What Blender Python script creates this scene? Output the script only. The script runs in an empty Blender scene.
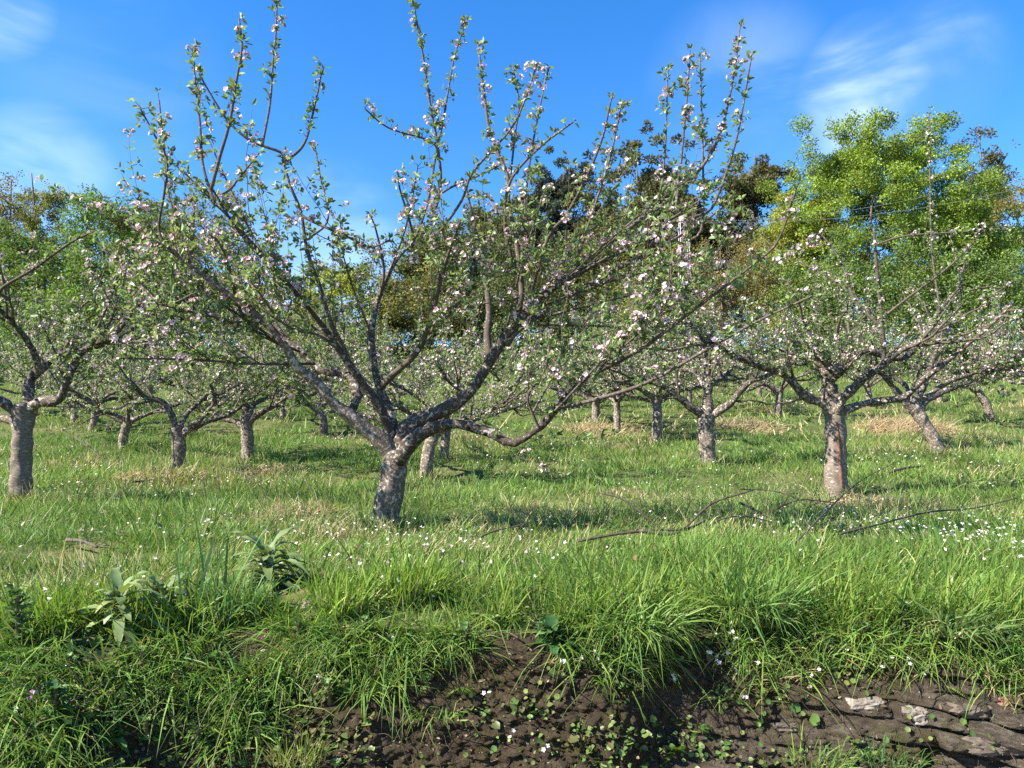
import bpy, math
import numpy as np

# ------------------------------------------------------------------ camera, sky, sun, exposure
S = bpy.context.scene
COL = S.collection
EYE = 1.6
F = 760.0
PITCH = math.atan(76 / F)
cam_d = bpy.data.cameras.new('camera')
cam_d.sensor_fit = 'HORIZONTAL'
cam_d.angle = 2 * math.atan(512 / F)
cam_d.clip_start, cam_d.clip_end = 0.05, 2000
cam = bpy.data.objects.new('camera', cam_d)
COL.objects.link(cam)
cam.location = (0, 0, EYE)
cam.rotation_euler = (math.pi / 2 + PITCH, 0, 0)
S.camera = cam

SUN_EL, SUN_AZ = math.radians(39), math.radians(246)      # azimuth clockwise from +Y: left, a little behind the camera
sun_d = bpy.data.lights.new('sun', 'SUN')
sun_d.energy, sun_d.angle, sun_d.color = 4.9, math.radians(0.53), (1.0, 0.92, 0.79)
sun = bpy.data.objects.new('sun', sun_d)
COL.objects.link(sun)
sv = (math.sin(SUN_AZ) * math.cos(SUN_EL), math.cos(SUN_AZ) * math.cos(SUN_EL), math.sin(SUN_EL))
sun.rotation_euler = (math.pi / 2 - SUN_EL, 0, -SUN_AZ + math.pi)
sun.location = (-30, -10, 40)

W = bpy.data.worlds.new('World')
S.world = W
W.use_nodes = True
wn, wl = W.node_tree.nodes, W.node_tree.links
wn.clear()
w_out = wn.new('ShaderNodeOutputWorld')
w_bg = wn.new('ShaderNodeBackground')
w_bg.inputs['Strength'].default_value = 0.083
sky = wn.new('ShaderNodeTexSky')
sky.sky_type = 'NISHITA'
sky.sun_disc = False
sky.sun_elevation, sky.sun_rotation = SUN_EL, SUN_AZ
sky.air_density, sky.dust_density, sky.ozone_density = 1.25, 0.0, 6.0
tc = wn.new('ShaderNodeTexCoord')


def wmath(op, a, b=None, c=None):
    n = wn.new('ShaderNodeMath'); n.operation = op; n.use_clamp = False
    for i, v in enumerate((a, b, c)):
        if v is None: continue
        if isinstance(v, (int, float)): n.inputs[i].default_value = v
        else: wl.new(v, n.inputs[i])
    return n.outputs[0]


def ray(px, py):
    u, v = (px - 512) / F, (384 - py) / F
    d = np.array([u, math.cos(PITCH) - v * math.sin(PITCH), math.sin(PITCH) + v * math.cos(PITCH)])
    return d


def cloud_patch(px, py, inner, outer, gain):
    d = ray(px, py); d = d / np.linalg.norm(d)
    n = wn.new('ShaderNodeVectorMath'); n.operation = 'DOT_PRODUCT'
    wl.new(tc.outputs['Generated'], n.inputs[0]); n.inputs[1].default_value = tuple(d)
    m = wn.new('ShaderNodeMapRange'); m.interpolation_type = 'SMOOTHSTEP'
    wl.new(n.outputs['Value'], m.inputs[0])
    m.inputs[1].default_value, m.inputs[2].default_value = math.cos(math.radians(outer)), math.cos(math.radians(inner))
    m.inputs[3].default_value, m.inputs[4].default_value = 0, gain
    return m.outputs[0]


mp = wn.new('ShaderNodeMapping')
wl.new(tc.outputs['Generated'], mp.inputs[0])
mp.inputs['Rotation'].default_value = (0, math.radians(24), 0)
mp.inputs['Scale'].default_value = (2.2, 2.2, 6.0)
nz = wn.new('ShaderNodeTexNoise')
wl.new(mp.outputs[0], nz.inputs['Vector'])
nz.inputs['Scale'].default_value, nz.inputs['Detail'].default_value, nz.inputs['Roughness'].default_value = 2.2, 7, 0.52
nz.inputs['Distortion'].default_value = 0.5
nr = wn.new('ShaderNodeMapRange'); nr.interpolation_type = 'SMOOTHSTEP'
wl.new(nz.outputs[0], nr.inputs[0])
nr.inputs[1].default_value, nr.inputs[2].default_value = 0.38, 0.72
mask = None
for a in ((868, 98, .5, 5.5, .95), (930, 72, 0, 5, .5), (740, 90, 0, 7, .25), (45, 168, 0, 5, .4), (0, 6, 0, 3.5, .5), (110, 80, 0, 8, .1), (320, 255, 0, 8, .45)):
    c = cloud_patch(*a)
    mask = c if mask is None else wmath('MAXIMUM', mask, c)
fac = wmath('MULTIPLY', wmath('ADD', wmath('MULTIPLY', nr.outputs[0], 0.9), 0.12), mask)
fac = wmath('MULTIPLY', fac, 0.46)
mx = wn.new('ShaderNodeMix'); mx.data_type = 'RGBA'
wl.new(fac, mx.inputs['Factor'])
hs = wn.new('ShaderNodeHueSaturation')
hs.inputs['Hue'].default_value = 0.508
hs.inputs['Saturation'].default_value = 1.27
hs.inputs['Value'].default_value = 1.0
wl.new(sky.outputs[0], hs.inputs['Color'])
wl.new(hs.outputs[0], mx.inputs[6])
mx.inputs[7].default_value = (6.6, 7.4, 8.4, 1)
wl.new(mx.outputs[2], w_bg.inputs['Color'])
wl.new(w_bg.outputs[0], w_out.inputs[0])

S.view_settings.view_transform = 'Standard'
S.view_settings.look = 'None'
S.view_settings.exposure = 1.75
S.view_settings.gamma = 1
S.view_settings.use_curve_mapping = False
S.render.engine = 'CYCLES'
S.cycles.max_bounces = 6
S.cycles.diffuse_bounces = 3
S.cycles.transmission_bounces = 4
S.cycles.transparent_max_bounces = 6
S.cycles.caustics_reflective = S.cycles.caustics_refractive = False
S.cycles.use_denoising = False

# ------------------------------------------------------------------ helpers
R = np.random.default_rng(11)


def nrm(a):
    a = np.asarray(a, float)
    return a / np.maximum(np.linalg.norm(a, axis=-1, keepdims=True), 1e-9)


def hsh(ix, iy, iz=0):
    h = (np.asarray(ix).astype(np.int64) * 374761393 + np.asarray(iy).astype(np.int64) * 668265263 + np.asarray(iz).astype(np.int64) * 2147483647 // 3) & 0xFFFFFFFF
    h = ((h ^ (h >> 13)) * 1274126177) & 0xFFFFFFFF
    h = ((h ^ (h >> 16)) * 2246822519) & 0xFFFFFFFF
    return ((h ^ (h >> 15)) & 0xFFFFFF) / float(0xFFFFFF)


def vnoise(x, y, z=None):
    z = np.zeros_like(x) if z is None else z
    i, j, k = np.floor(x), np.floor(y), np.floor(z)
    f = [x - i, y - j, z - k]
    f = [t * t * (3 - 2 * t) for t in f]
    r = 0
    for a in (0, 1):
        for b in (0, 1):
            for c in (0, 1):
                w = (f[0] if a else 1 - f[0]) * (f[1] if b else 1 - f[1]) * (f[2] if c else 1 - f[2])
                r = r + w * hsh(i + a, j + b, k + c)
    return r * 2 - 1


def fbm(x, y, z=None, oct=4, gain=.5):
    x, y = np.asarray(x, float), np.asarray(y, float)
    r, a = 0, 1.0
    for o in range(oct):
        r = r + a * vnoise(x * 2 ** o + 17.3 * o, y * 2 ** o + 5.1 * o, None if z is None else z * 2 ** o)
        a *= gain
    return r


def P(px, py, Y):
    d = ray(px, py)
    return np.array([0, 0, EYE]) + d * (Y / d[1])


class MB:
    """collects vertices, quads, triangles and vertex colours into ONE mesh"""
    def __init__(s): s.v, s.q, s.t, s.c, s.n = [], [], [], [], 0

    def add(s, v, q=None, t=None, c=None):
        v = np.asarray(v, np.float32).reshape(-1, 3)
        if not len(v): return
        s.v.append(v)
        if q is not None and len(q): s.q.append(np.asarray(q, np.int64).reshape(-1, 4) + s.n)
        if t is not None and len(t): s.t.append(np.asarray(t, np.int64).reshape(-1, 3) + s.n)
        if c is None: c = np.ones((len(v), 3))
        c = np.asarray(c, np.float32)
        if c.ndim == 1: c = np.tile(c, (len(v), 1))
        s.c.append(c); s.n += len(v)

    def build(s, name, mat, parent=None, loc=(0, 0, 0), smooth=True):
        v = np.concatenate(s.v) - np.asarray(loc, np.float32)
        q = np.concatenate(s.q) if s.q else np.zeros((0, 4), np.int64)
        t = np.concatenate(s.t) if s.t else np.zeros((0, 3), np.int64)
        me = bpy.data.meshes.new(name)
        me.vertices.add(len(v)); me.vertices.foreach_set('co', v.ravel().astype(np.float32))
        li = np.concatenate([q.ravel(), t.ravel()]).astype(np.int32)
        me.loops.add(len(li)); me.loops.foreach_set('vertex_index', li)
        me.polygons.add(len(q) + len(t))
        st = np.concatenate([np.arange(len(q)) * 4, len(q) * 4 + np.arange(len(t)) * 3]).astype(np.int32)
        me.polygons.foreach_set('loop_start', st)
        me.polygons.foreach_set('use_smooth', np.full(len(st), smooth, bool))
        me.update(calc_edges=True)
        at = me.color_attributes.new('tint', 'FLOAT_COLOR', 'POINT')
        c = np.concatenate(s.c)
        at.data.foreach_set('color', np.concatenate([c, np.ones((len(c), 1), np.float32)], 1).ravel().astype(np.float32))
        me.materials.append(mat)
        o = bpy.data.objects.new(name, me)
        COL.objects.link(o)
        if parent is not None: o.parent = parent
        else: o.location = loc
        return o


def tag(o, label=None, cat=None, group=None, kind=None):
    if label: o['label'] = label
    if cat: o['category'] = cat
    if group: o['group'] = group
    if kind: o['kind'] = kind
    return o


def thing(name, loc, label, cat, group=None):
    o = bpy.data.objects.new(name, None)
    o.empty_display_size = .1
    COL.objects.link(o)
    o.location = tuple(loc)
    return tag(o, label, cat, group)


def smooth_line(p, n):
    """Catmull-Rom through p, resampled to n points evenly by length"""
    p = np.asarray(p, float)
    if len(p) > 2:
        e = np.vstack([2 * p[0] - p[1], p, 2 * p[-1] - p[-2]])
        out = []
        for i in range(len(p) - 1):
            a, b, c, d = e[i:i + 4]
            for t in np.linspace(0, 1, 9)[:-1]:
                out.append(.5 * (2 * b + (c - a) * t + (2 * a - 5 * b + 4 * c - d) * t * t + (3 * b - a - 3 * c + d) * t ** 3))
        p = np.array(out + [p[-1]])
    L = np.concatenate([[0], np.cumsum(np.linalg.norm(np.diff(p, axis=0), axis=1))])
    s = np.linspace(0, L[-1], n)
    return np.stack([np.interp(s, L, p[:, i]) for i in range(3)], 1)


def tubes(mb, pts, rad, sides=5, c=None, bump=0.0, cap=True):
    """pts (N,k,3), rad (N,k): N tubes at once"""
    pts = np.asarray(pts, float); rad = np.asarray(rad, float)
    if pts.ndim == 2: pts, rad = pts[None], rad[None]
    N, k, _ = pts.shape
    if N == 0: return
    tg = nrm(np.gradient(pts, axis=1))
    m = nrm(tg.mean(1))
    ref = np.where(np.abs(m[:, 2:3]) > .8, [[1., .13, 0]], [[0.1, .2, 1.]])
    a = nrm(np.cross(tg, ref[:, None, :])); b = np.cross(tg, a)
    th = np.linspace(0, 2 * np.pi, sides, endpoint=False)
    rr = rad[:, :, None] * np.ones(sides)
    ring = a[:, :, None, :] * np.cos(th)[:, None] + b[:, :, None, :] * np.sin(th)[:, None]
    if bump:
        base = pts[:, :, None, :] + ring * rr[..., None]
        f = bump * (fbm(base[..., 0] * 14, base[..., 1] * 14, base[..., 2] * 9, 3))
        rr = rr * (1 + f)
    v = pts[:, :, None, :] + ring * rr[..., None]
    idx = np.arange(N * k * sides).reshape(N, k, sides)
    q = np.stack([idx[:, :-1], np.roll(idx, -1, 2)[:, :-1], np.roll(idx, -1, 2)[:, 1:], idx[:, 1:]], -1)
    nv = N * k * sides
    v = v.reshape(-1, 3)
    t = None
    if cap:
        v = np.vstack([v, pts[:, -1] + tg[:, -1] * rad[:, -1:] * .4, pts[:, 0] - tg[:, 0] * rad[:, :1] * .3])
        e, e0 = idx[:, -1], idx[:, 0]
        t = np.concatenate([np.stack([e, np.roll(e, -1, 1), np.repeat(nv + np.arange(N)[:, None], sides, 1)], -1),
                            np.stack([np.roll(e0, -1, 1), e0, np.repeat(nv + N + np.arange(N)[:, None], sides, 1)], -1)])
    if c is not None and np.ndim(c) == 3:
        cc = np.repeat(np.asarray(c).reshape(-1, 3), sides, 0)
        if cap: cc = np.vstack([cc, c[:, -1], c[:, 0]])
        c = cc
    elif c is not None and np.ndim(c) == 2:
        cc = np.repeat(c, k * sides, 0)
        if cap: cc = np.vstack([cc, c, c])
        c = cc
    mb.add(v, q, t, c)


def leaves(mb, p, d, up, L, Wd, c, fold=.35, curl=.18):
    n0 = len(p)
    if n0 == 0: return
    L = np.broadcast_to(np.asarray(L, float), (n0,))[:, None]
    Wd = np.broadcast_to(np.asarray(Wd, float), (n0,))[:, None]
    t = nrm(d); s = nrm(np.cross(t, up)); n = np.cross(s, t)
    z = fold * Wd * .5
    v = np.stack([p, p + t * L * .33 + s * Wd * .5 + n * z, p + t * L * .7 + s * Wd * .38 + n * (z - curl * .4 * L), p + t * L - n * curl * L,
                  p + t * L * .7 - s * Wd * .38 + n * (z - curl * .4 * L), p + t * L * .33 - s * Wd * .5 + n * z], 1)
    i = np.arange(n0)[:, None] * 6
    q = np.concatenate([i + [[0, 1, 2, 3]], i + [[0, 3, 4, 5]]])
    mb.add(v, q, None, np.repeat(np.broadcast_to(c, (n0, 3)), 6, 0))


def flecks(mb, p, d, up, L, Wd, c):
    n0 = len(p)
    L = np.broadcast_to(np.asarray(L, float), (n0,))[:, None]; Wd = np.broadcast_to(np.asarray(Wd, float), (n0,))[:, None]
    t = nrm(d); s = nrm(np.cross(t, up))
    v = np.stack([p, p + t * L * .45 + s * Wd * .5, p + t * L, p + t * L * .45 - s * Wd * .5], 1)
    mb.add(v, np.arange(n0 * 4).reshape(n0, 4), None, np.repeat(c, 4, 0))


def blades(mb, p, d, h, w, g, c, ctip=None):
    """grass blades: root p, first direction d, length h, width w, sag g"""
    n = len(p)
    if n == 0: return
    h = np.asarray(h, float)[:, None]; w = np.asarray(w, float)[:, None]; g = np.asarray(g, float)[:, None]
    d = nrm(d)
    az = R.uniform(0, 2 * np.pi, n)
    s = np.stack([np.cos(az), np.sin(az), np.zeros(n)], 1)
    s = nrm(s - d * (s * d).sum(1, keepdims=True))
    rows = []
    for t, f in ((0, .8), (.38, 1.), (.74, .62)):
        q = p + d * h * t + np.array([0, 0, -1.]) * g * h * t * t
        rows += [q - s * w * f * .5, q + s * w * f * .5]
    rows.append(p + d * h + np.array([0, 0, -1.]) * g * h)
    v = np.stack(rows, 1)
    i = np.arange(n)[:, None] * 7
    q = np.concatenate([i + [[0, 1, 3, 2]], i + [[2, 3, 5, 4]]])
    t = i + [[4, 5, 6]]
    cc = np.repeat(c[:, None, :], 7, 1)
    if ctip is not None: cc[:, 4:6] = .5 * (cc[:, 4:6] + ctip[:, None]); cc[:, 6] = ctip
    mb.add(v, q, t, cc.reshape(-1, 3))


def rdir(n, rg=R):
    return nrm(rg.normal(size=(n, 3)))


# ------------------------------------------------------------------ materials
def new_mat(name):
    m = bpy.data.materials.new(name); m.use_nodes = True
    m.node_tree.nodes.clear()
    return m, m.node_tree.nodes, m.node_tree.links


def leaf_mat(name, trans=.35, rough=.5, spec=.3, tgain=(1.25, 1.3, .75)):
    m, n, l = new_mat(name)
    o = n.new('ShaderNodeOutputMaterial'); mix = n.new('ShaderNodeMixShader')
    b = n.new('ShaderNodeBsdfPrincipled'); t = n.new('ShaderNodeBsdfTranslucent')
    a = n.new('ShaderNodeAttribute'); a.attribute_name = 'tint'
    g = n.new('ShaderNodeMix'); g.data_type = 'RGBA'; g.blend_type = 'MULTIPLY'; g.inputs['Factor'].default_value = 1
    l.new(a.outputs['Color'], g.inputs[6]); g.inputs[7].default_value = (*tgain, 1)
    l.new(a.outputs['Color'], b.inputs['Base Color']); l.new(g.outputs[2], t.inputs['Color'])
    b.inputs['Roughness'].default_value = rough; b.inputs['Specular IOR Level'].default_value = spec
    mix.inputs[0].default_value = trans
    l.new(b.outputs[0], mix.inputs[1]); l.new(t.outputs[0], mix.inputs[2]); l.new(mix.outputs[0], o.inputs[0])
    return m


def noise_node(n, l, vec, scale, detail=4, rough=.6, dist=0):
    t = n.new('ShaderNodeTexNoise'); l.new(vec, t.inputs['Vector'])
    t.inputs['Scale'].default_value, t.inputs['Detail'].default_value = scale, detail
    t.inputs['Roughness'].default_value, t.inputs['Distortion'].default_value = rough, dist
    return t.outputs[0]


def ramp_node(n, l, fac, stops):
    r = n.new('ShaderNodeValToRGB'); l.new(fac, r.inputs[0])
    e = r.color_ramp.elements
    while len(e) < len(stops): e.new(.5)
    for k, (p, c) in enumerate(stops):
        e[k].position = p; e[k].color = (*c, 1) if len(c) == 3 else c
    return r.outputs[0]


def mix_node(n, l, fac, a, b, blend='MIX'):
    m = n.new('ShaderNodeMix'); m.data_type = 'RGBA'; m.blend_type = blend
    for v, i in ((fac, 0), (a, 6), (b, 7)):
        if isinstance(v, (int, float)): m.inputs[i].default_value = v
        elif isinstance(v, tuple): m.inputs[i].default_value = (*v, 1)
        else: l.new(v, m.inputs[i])
    return m.outputs[2]


def bark_mat(name, dark, mid, pale, amount, scale=1.0, bump=.6, zs=1.0):
    m, n, l = new_mat(name)
    o = n.new('ShaderNodeOutputMaterial'); b = n.new('ShaderNodeBsdfPrincipled')
    tcn = n.new('ShaderNodeTexCoord'); mpn = n.new('ShaderNodeMapping'); l.new(tcn.outputs['Object'], mpn.inputs[0])
    v = mpn.outputs[0]; mpn.inputs['Scale'].default_value = (1, 1, zs)
    n1 = noise_node(n, l, v, 34 * scale, 6, .7)
    base = ramp_node(n, l, n1, [(.34, dark), (.62, mid)])
    n2 = noise_node(n, l, v, 15 * scale, 7, .72, .6)
    lich = ramp_node(n, l, n2, [(.62 - amount, (0, 0, 0)), (.68 - amount, (1, 1, 1))])
    n3 = noise_node(n, l, v, 90 * scale, 3, .7)
    pc = ramp_node(n, l, n3, [(.3, tuple(x * .62 for x in pale)), (.65, pale)])
    c = mix_node(n, l, lich, base, pc)
    n4 = noise_node(n, l, v, 5 * scale, 4, .6)
    moss = ramp_node(n, l, n4, [(.60, (0, 0, 0)), (.72, (.6, .6, .6))])
    c = mix_node(n, l, moss, c, (.11, .10, .035))
    at = n.new('ShaderNodeAttribute'); at.attribute_name = 'tint'
    c = mix_node(n, l, 1.0, c, at.outputs['Color'], 'MULTIPLY')
    oi = n.new('ShaderNodeObjectInfo'); mr = n.new('ShaderNodeMapRange'); l.new(oi.outputs['Random'], mr.inputs[0])
    mr.inputs[3].default_value, mr.inputs[4].default_value = .85, 1.15
    hv = n.new('ShaderNodeHueSaturation'); l.new(mr.outputs[0], hv.inputs['Value']); l.new(c, hv.inputs['Color']); c = hv.outputs[0]
    l.new(c, b.inputs['Base Color']); b.inputs['Roughness'].default_value = .85; b.inputs['Specular IOR Level'].default_value = .2
    bp = n.new('ShaderNodeBump'); bp.inputs['Strength'].default_value = bump; bp.inputs['Distance'].default_value = .012
    hh = mix_node(n, l, .5, n1, n2)
    l.new(hh, bp.inputs['Height']); l.new(bp.outputs[0], b.inputs['Normal'])
    l.new(b.outputs[0], o.inputs[0])
    return m


M = {}
M['leaf'] = leaf_mat('apple_leaf', .38, .45, .35)
M['petal'] = leaf_mat('blossom_petal', .35, .6, .2, (1.02, 1., 1.))
M['grass'] = leaf_mat('grass_blade', .32, .5, .25)
M['forest'] = leaf_mat('forest_leaf', .36, .6, .2)
M['herb'] = leaf_mat('herb_leaf', .25, .45, .35)
M['trunk'] = bark_mat('apple_trunk_bark', (.05, .036, .026), (.165, .128, .10), (.47, .43, .385), .095, 2.1, .6)
M['trunk_ring'] = bark_mat('ringed_trunk_bark', (.075, .058, .045), (.20, .162, .132), (.46, .42, .38), .05, 1.0, .7, 3.2)
M['limb'] = bark_mat('apple_limb_bark', (.022, .017, .013), (.085, .064, .05), (.40, .375, .34), .085, 2.0, .9)
M['twig'] = bark_mat('apple_twig_bark', (.04, .031, .025), (.11, .088, .07), (.27, .245, .215), .06, 3)
M['dead'] = bark_mat('dead_branch_bark', (.035, .028, .024), (.10, .08, .062), (.25, .22, .18), .0, 2)
M['ftrunk'] = bark_mat('forest_bark', (.07, .055, .042), (.16, .13, .10), (.3, .28, .25), -.05, .3)


def ground_mat():
    m, n, l = new_mat('meadow_ground')
    o = n.new('ShaderNodeOutputMaterial'); b = n.new('ShaderNodeBsdfPrincipled')
    g = n.new('ShaderNodeNewGeometry'); v = g.outputs['Position']
    c = ramp_node(n, l, noise_node(n, l, v, 9, 6, .7), [(.3, (.035, .045, .016)), (.5, (.065, .095, .026)), (.7, (.13, .125, .05))])
    c2 = ramp_node(n, l, noise_node(n, l, v, .55, 5, .6), [(.5, (0, 0, 0)), (.68, (.7, .7, .7))])
    c = mix_node(n, l, c2, c, (.17, .14, .065))
    l.new(c, b.inputs['Base Color']); b.inputs['Roughness'].default_value = .95; b.inputs['Specular IOR Level'].default_value = .1
    bp = n.new('ShaderNodeBump'); bp.inputs['Distance'].default_value = .04; bp.inputs['Strength'].default_value = .7
    l.new(noise_node(n, l, v, 18, 6, .75), bp.inputs['Height']); l.new(bp.outputs[0], b.inputs['Normal'])
    l.new(b.outputs[0], o.inputs[0])
    return m


def bank_mat():
    m, n, l = new_mat('bank_soil_and_schist')
    o = n.new('ShaderNodeOutputMaterial'); b = n.new('ShaderNodeBsdfPrincipled')
    g = n.new('ShaderNodeNewGeometry'); v = g.outputs['Position']
    a = n.new('ShaderNodeAttribute'); a.attribute_name = 'tint'        # red channel: how much bare rock there is
    sp = n.new('ShaderNodeSeparateColor'); l.new(a.outputs['Color'], sp.inputs[0])
    soil = ramp_node(n, l, noise_node(n, l, v, 26, 7, .72), [(.28, (.028, .021, .013)), (.5, (.068, .050, .032)), (.72, (.14, .108, .072))])
    crumbs = ramp_node(n, l, noise_node(n, l, v, 120, 3, .7), [(.58, (0, 0, 0)), (.7, (.7, .7, .7))])
    soil = mix_node(n, l, crumbs, soil, (.17, .12, .075))
    mpn = n.new('ShaderNodeMapping'); l.new(v, mpn.inputs[0]); mpn.inputs['Scale'].default_value = (1, 1, 4); mpn.inputs['Rotation'].default_value = (0, .12, 0)
    rock = ramp_node(n, l, noise_node(n, l, mpn.outputs[0], 17, 9, .78, .5), [(.3, (.028, .021, .015)), (.5, (.105, .085, .064)), (.68, (.25, .22, .185))])
    c = mix_node(n, l, sp.outputs[0], soil, rock)
    pale = ramp_node(n, l, noise_node(n, l, v, 7, 6, .7, .5), [(.66, (0, 0, 0)), (.71, (.75, .75, .75))])
    pm = n.new('ShaderNodeMath'); pm.operation = 'MULTIPLY'; l.new(sp.outputs[0], pm.inputs[0]); l.new(pale, pm.inputs[1])
    c = mix_node(n, l, pm.outputs[0], c, (.30, .28, .25))
    moss = ramp_node(n, l, noise_node(n, l, v, 4.5, 7, .72), [(.50, (0, 0, 0)), (.66, (.85, .85, .85))])
    mc = ramp_node(n, l, noise_node(n, l, v, 80, 3, .6), [(.3, (.045, .045, .012)), (.7, (.12, .11, .03))])
    c = mix_node(n, l, moss, c, mc)
    l.new(c, b.inputs['Base Color']); b.inputs['Roughness'].default_value = .9; b.inputs['Specular IOR Level'].default_value = .15
    bp = n.new('ShaderNodeBump'); bp.inputs['Distance'].default_value = .03; bp.inputs['Strength'].default_value = 1.0
    l.new(noise_node(n, l, v, 70, 8, .85), bp.inputs['Height']); l.new(bp.outputs[0], b.inputs['Normal'])
    l.new(b.outputs[0], o.inputs[0])
    return m


def plain_mat(name, c0, c1, scale, rough=.8, bump=.4, metal=0):
    m, n, l = new_mat(name)
    o = n.new('ShaderNodeOutputMaterial'); b = n.new('ShaderNodeBsdfPrincipled')
    tcn = n.new('ShaderNodeTexCoord'); v = tcn.outputs['Object']
    nn = noise_node(n, l, v, scale, 6, .7)
    l.new(ramp_node(n, l, nn, [(.3, c0), (.7, c1)]), b.inputs['Base Color'])
    b.inputs['Roughness'].default_value = rough; b.inputs['Metallic'].default_value = metal
    bp = n.new('ShaderNodeBump'); bp.inputs['Distance'].default_value = .01; bp.inputs['Strength'].default_value = bump
    l.new(nn, bp.inputs['Height']); l.new(bp.outputs[0], b.inputs['Normal'])
    l.new(b.outputs[0], o.inputs[0])
    return m


M['ground'] = ground_mat()
M['bank'] = bank_mat()
M['road'] = plain_mat('gravel_road', (.12, .10, .08), (.26, .23, .19), 40, .95)
M['stone_pale'] = plain_mat('pale_stone', (.08, .062, .046), (.27, .24, .205), 16, .9, .7)
M['stone_red'] = plain_mat('reddish_stone', (.10, .045, .03), (.28, .14, .10), 45, .9, 1)
M['stone_grey'] = plain_mat('grey_schist', (.045, .034, .025), (.13, .105, .08), 16, .9, .7)
M['steel'] = plain_mat('galvanised_steel', (.30, .31, .32), (.42, .43, .44), 8, .5, .1, .3)

# ------------------------------------------------------------------ terrain
_yy = np.linspace(0, 260, 5201)
_zz = np.interp(_yy, [0, 3, 6, 9, 11.5, 13, 16, 19, 25, 35, 50, 80, 120, 260],
                [-.58, -.55, -.52, -.48, -.25, -.05, .36, .85, 1.9, 3.7, 6.6, 12.0, 16, 18])
_k = np.ones(31) / 31
_zp = np.concatenate([np.full(30, _zz[0]), _zz, np.full(30, _zz[-1])])
_zz = np.convolve(np.convolve(_zp, _k, 'valid'), _k, 'valid')[:len(_yy)]


def edge_y(x): return 2.95 + .13 * fbm(np.asarray(x) * 1.1, np.full_like(np.asarray(x, float), 3.3), oct=3)


def terrain(x, y):
    x, y = np.asarray(x, float), np.asarray(y, float)
    z = np.interp(y, _yy, _zz) + EYE
    z = z + .035 * fbm(x * .8, y * .8, oct=4) * np.clip(np.hypot(x, y) / 8, .4, 3)
    d = np.maximum(y - edge_y(x), 0)
    z = z - .10 * np.exp(-d / .22)
    return z


def G(px, py, y0=2.9, y1=90):
    """where the sight line through a pixel meets the ground"""
    d = ray(px, py)
    ys = np.linspace(y0, y1, 6000)
    pz = EYE + d[2] / d[1] * ys
    xs = d[0] / d[1] * ys
    k = np.argmax(pz <= terrain(xs, ys)) if np.any(pz <= terrain(xs, ys)) else len(ys) - 1
    above = pz > terrain(xs, ys)
    k = np.argmax(~above) if above[0] else 0
    return np.array([xs[k], ys[k], float(terrain(xs[k], ys[k]))])


xs = np.concatenate([-np.geomspace(3.6, 170, 90)[::-1], np.linspace(-3.55, 3.55, 560), np.geomspace(3.6, 170, 90)])
nx = len(xs)
t_rows = np.concatenate([np.linspace(0, 1, 130) ** 1.2 * 9, 9 + np.geomspace(.12, 240, 150)])
Xg, Tg = np.meshgrid(xs, t_rows)
Yg = edge_y(Xg) + Tg
Zg = terrain(Xg, Yg) + .018 * fbm(Xg * 6, Yg * 6, oct=3) * (Tg < 12)


def grid_quads(nr, nc):
    i = np.arange(nr * nc).reshape(nr, nc)
    return np.stack([i[:-1, :-1], i[:-1, 1:], i[1:, 1:], i[1:, :-1]], -1).reshape(-1, 4)


mb = MB(); mb.add(np.stack([Xg, Yg, Zg], -1), grid_quads(len(t_rows), nx))
tag(mb.build('ground', M['ground']), kind='structure')

# bank: soil and layered schist between the meadow edge and the road
NS = 190
ss = np.linspace(0, 1, NS)


def lean(x): return .42 + .55 / (1 + np.exp((x + .95) * 4.5))


def bank_raw(x, s):
    ye = edge_y(x); zt = terrain(x, ye)
    y = ye - lean(x) * (s ** .8 * .85 + .15 * s)
    z = zt * (1 - s)
    return y, z


def rockiness(x, z):
    return np.clip((x - .75 + .5 * fbm(x * 1.5, z * 2, oct=3)) * 1.3, 0, 1) * np.clip((.93 - z) * 5, 0, 1)


def bank_pt(x, s):
    x = np.asarray(x, float); s = np.asarray(s, float)
    y, z = bank_raw(x, s)
    fade = np.clip(s * 9, 0, 1)
    clod = .045 * fbm(x * 3.2, z * 3.2 + 9, oct=4, gain=.5) + .012 * np.abs(fbm(x * 15, z * 17, oct=4, gain=.6)) + .015 * fbm(x * 40, z * 52, oct=4, gain=.7)
    rk = rockiness(x, z)
    zz = z + .10 * x + .035 * fbm(x * 2.1, z * 2.1, oct=3)
    ly = np.floor(zz / .062)
    wd = .16 + .25 * hsh(ly, ly * 0 + 7)
    cx = x / wd + 9 * hsh(ly, ly * 0 + 3)
    cell = np.floor(cx)
    off = hsh(ly, cell) * .11
    fz = zz / .062 - ly; fx = cx - cell
    crack = np.minimum(np.minimum(fz, 1 - fz) * .062, np.minimum(fx, 1 - fx) * wd)
    ro = (off + (fx - .5) * (hsh(ly, cell, 5) - .5) * .16 + (fz - .5) * (hsh(ly, cell, 9) - .35) * .07) * np.clip(crack / .010, 0, 1) ** .6 + .022 * fbm(x * 11, z * 34, oct=5, gain=.6)
    disp = (clod * (1 - .75 * rk) + rk * ro) * fade
    return np.stack([x + 0 * s, y - disp, z - .15 * disp * (1 - rk)], -1), rk


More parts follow.
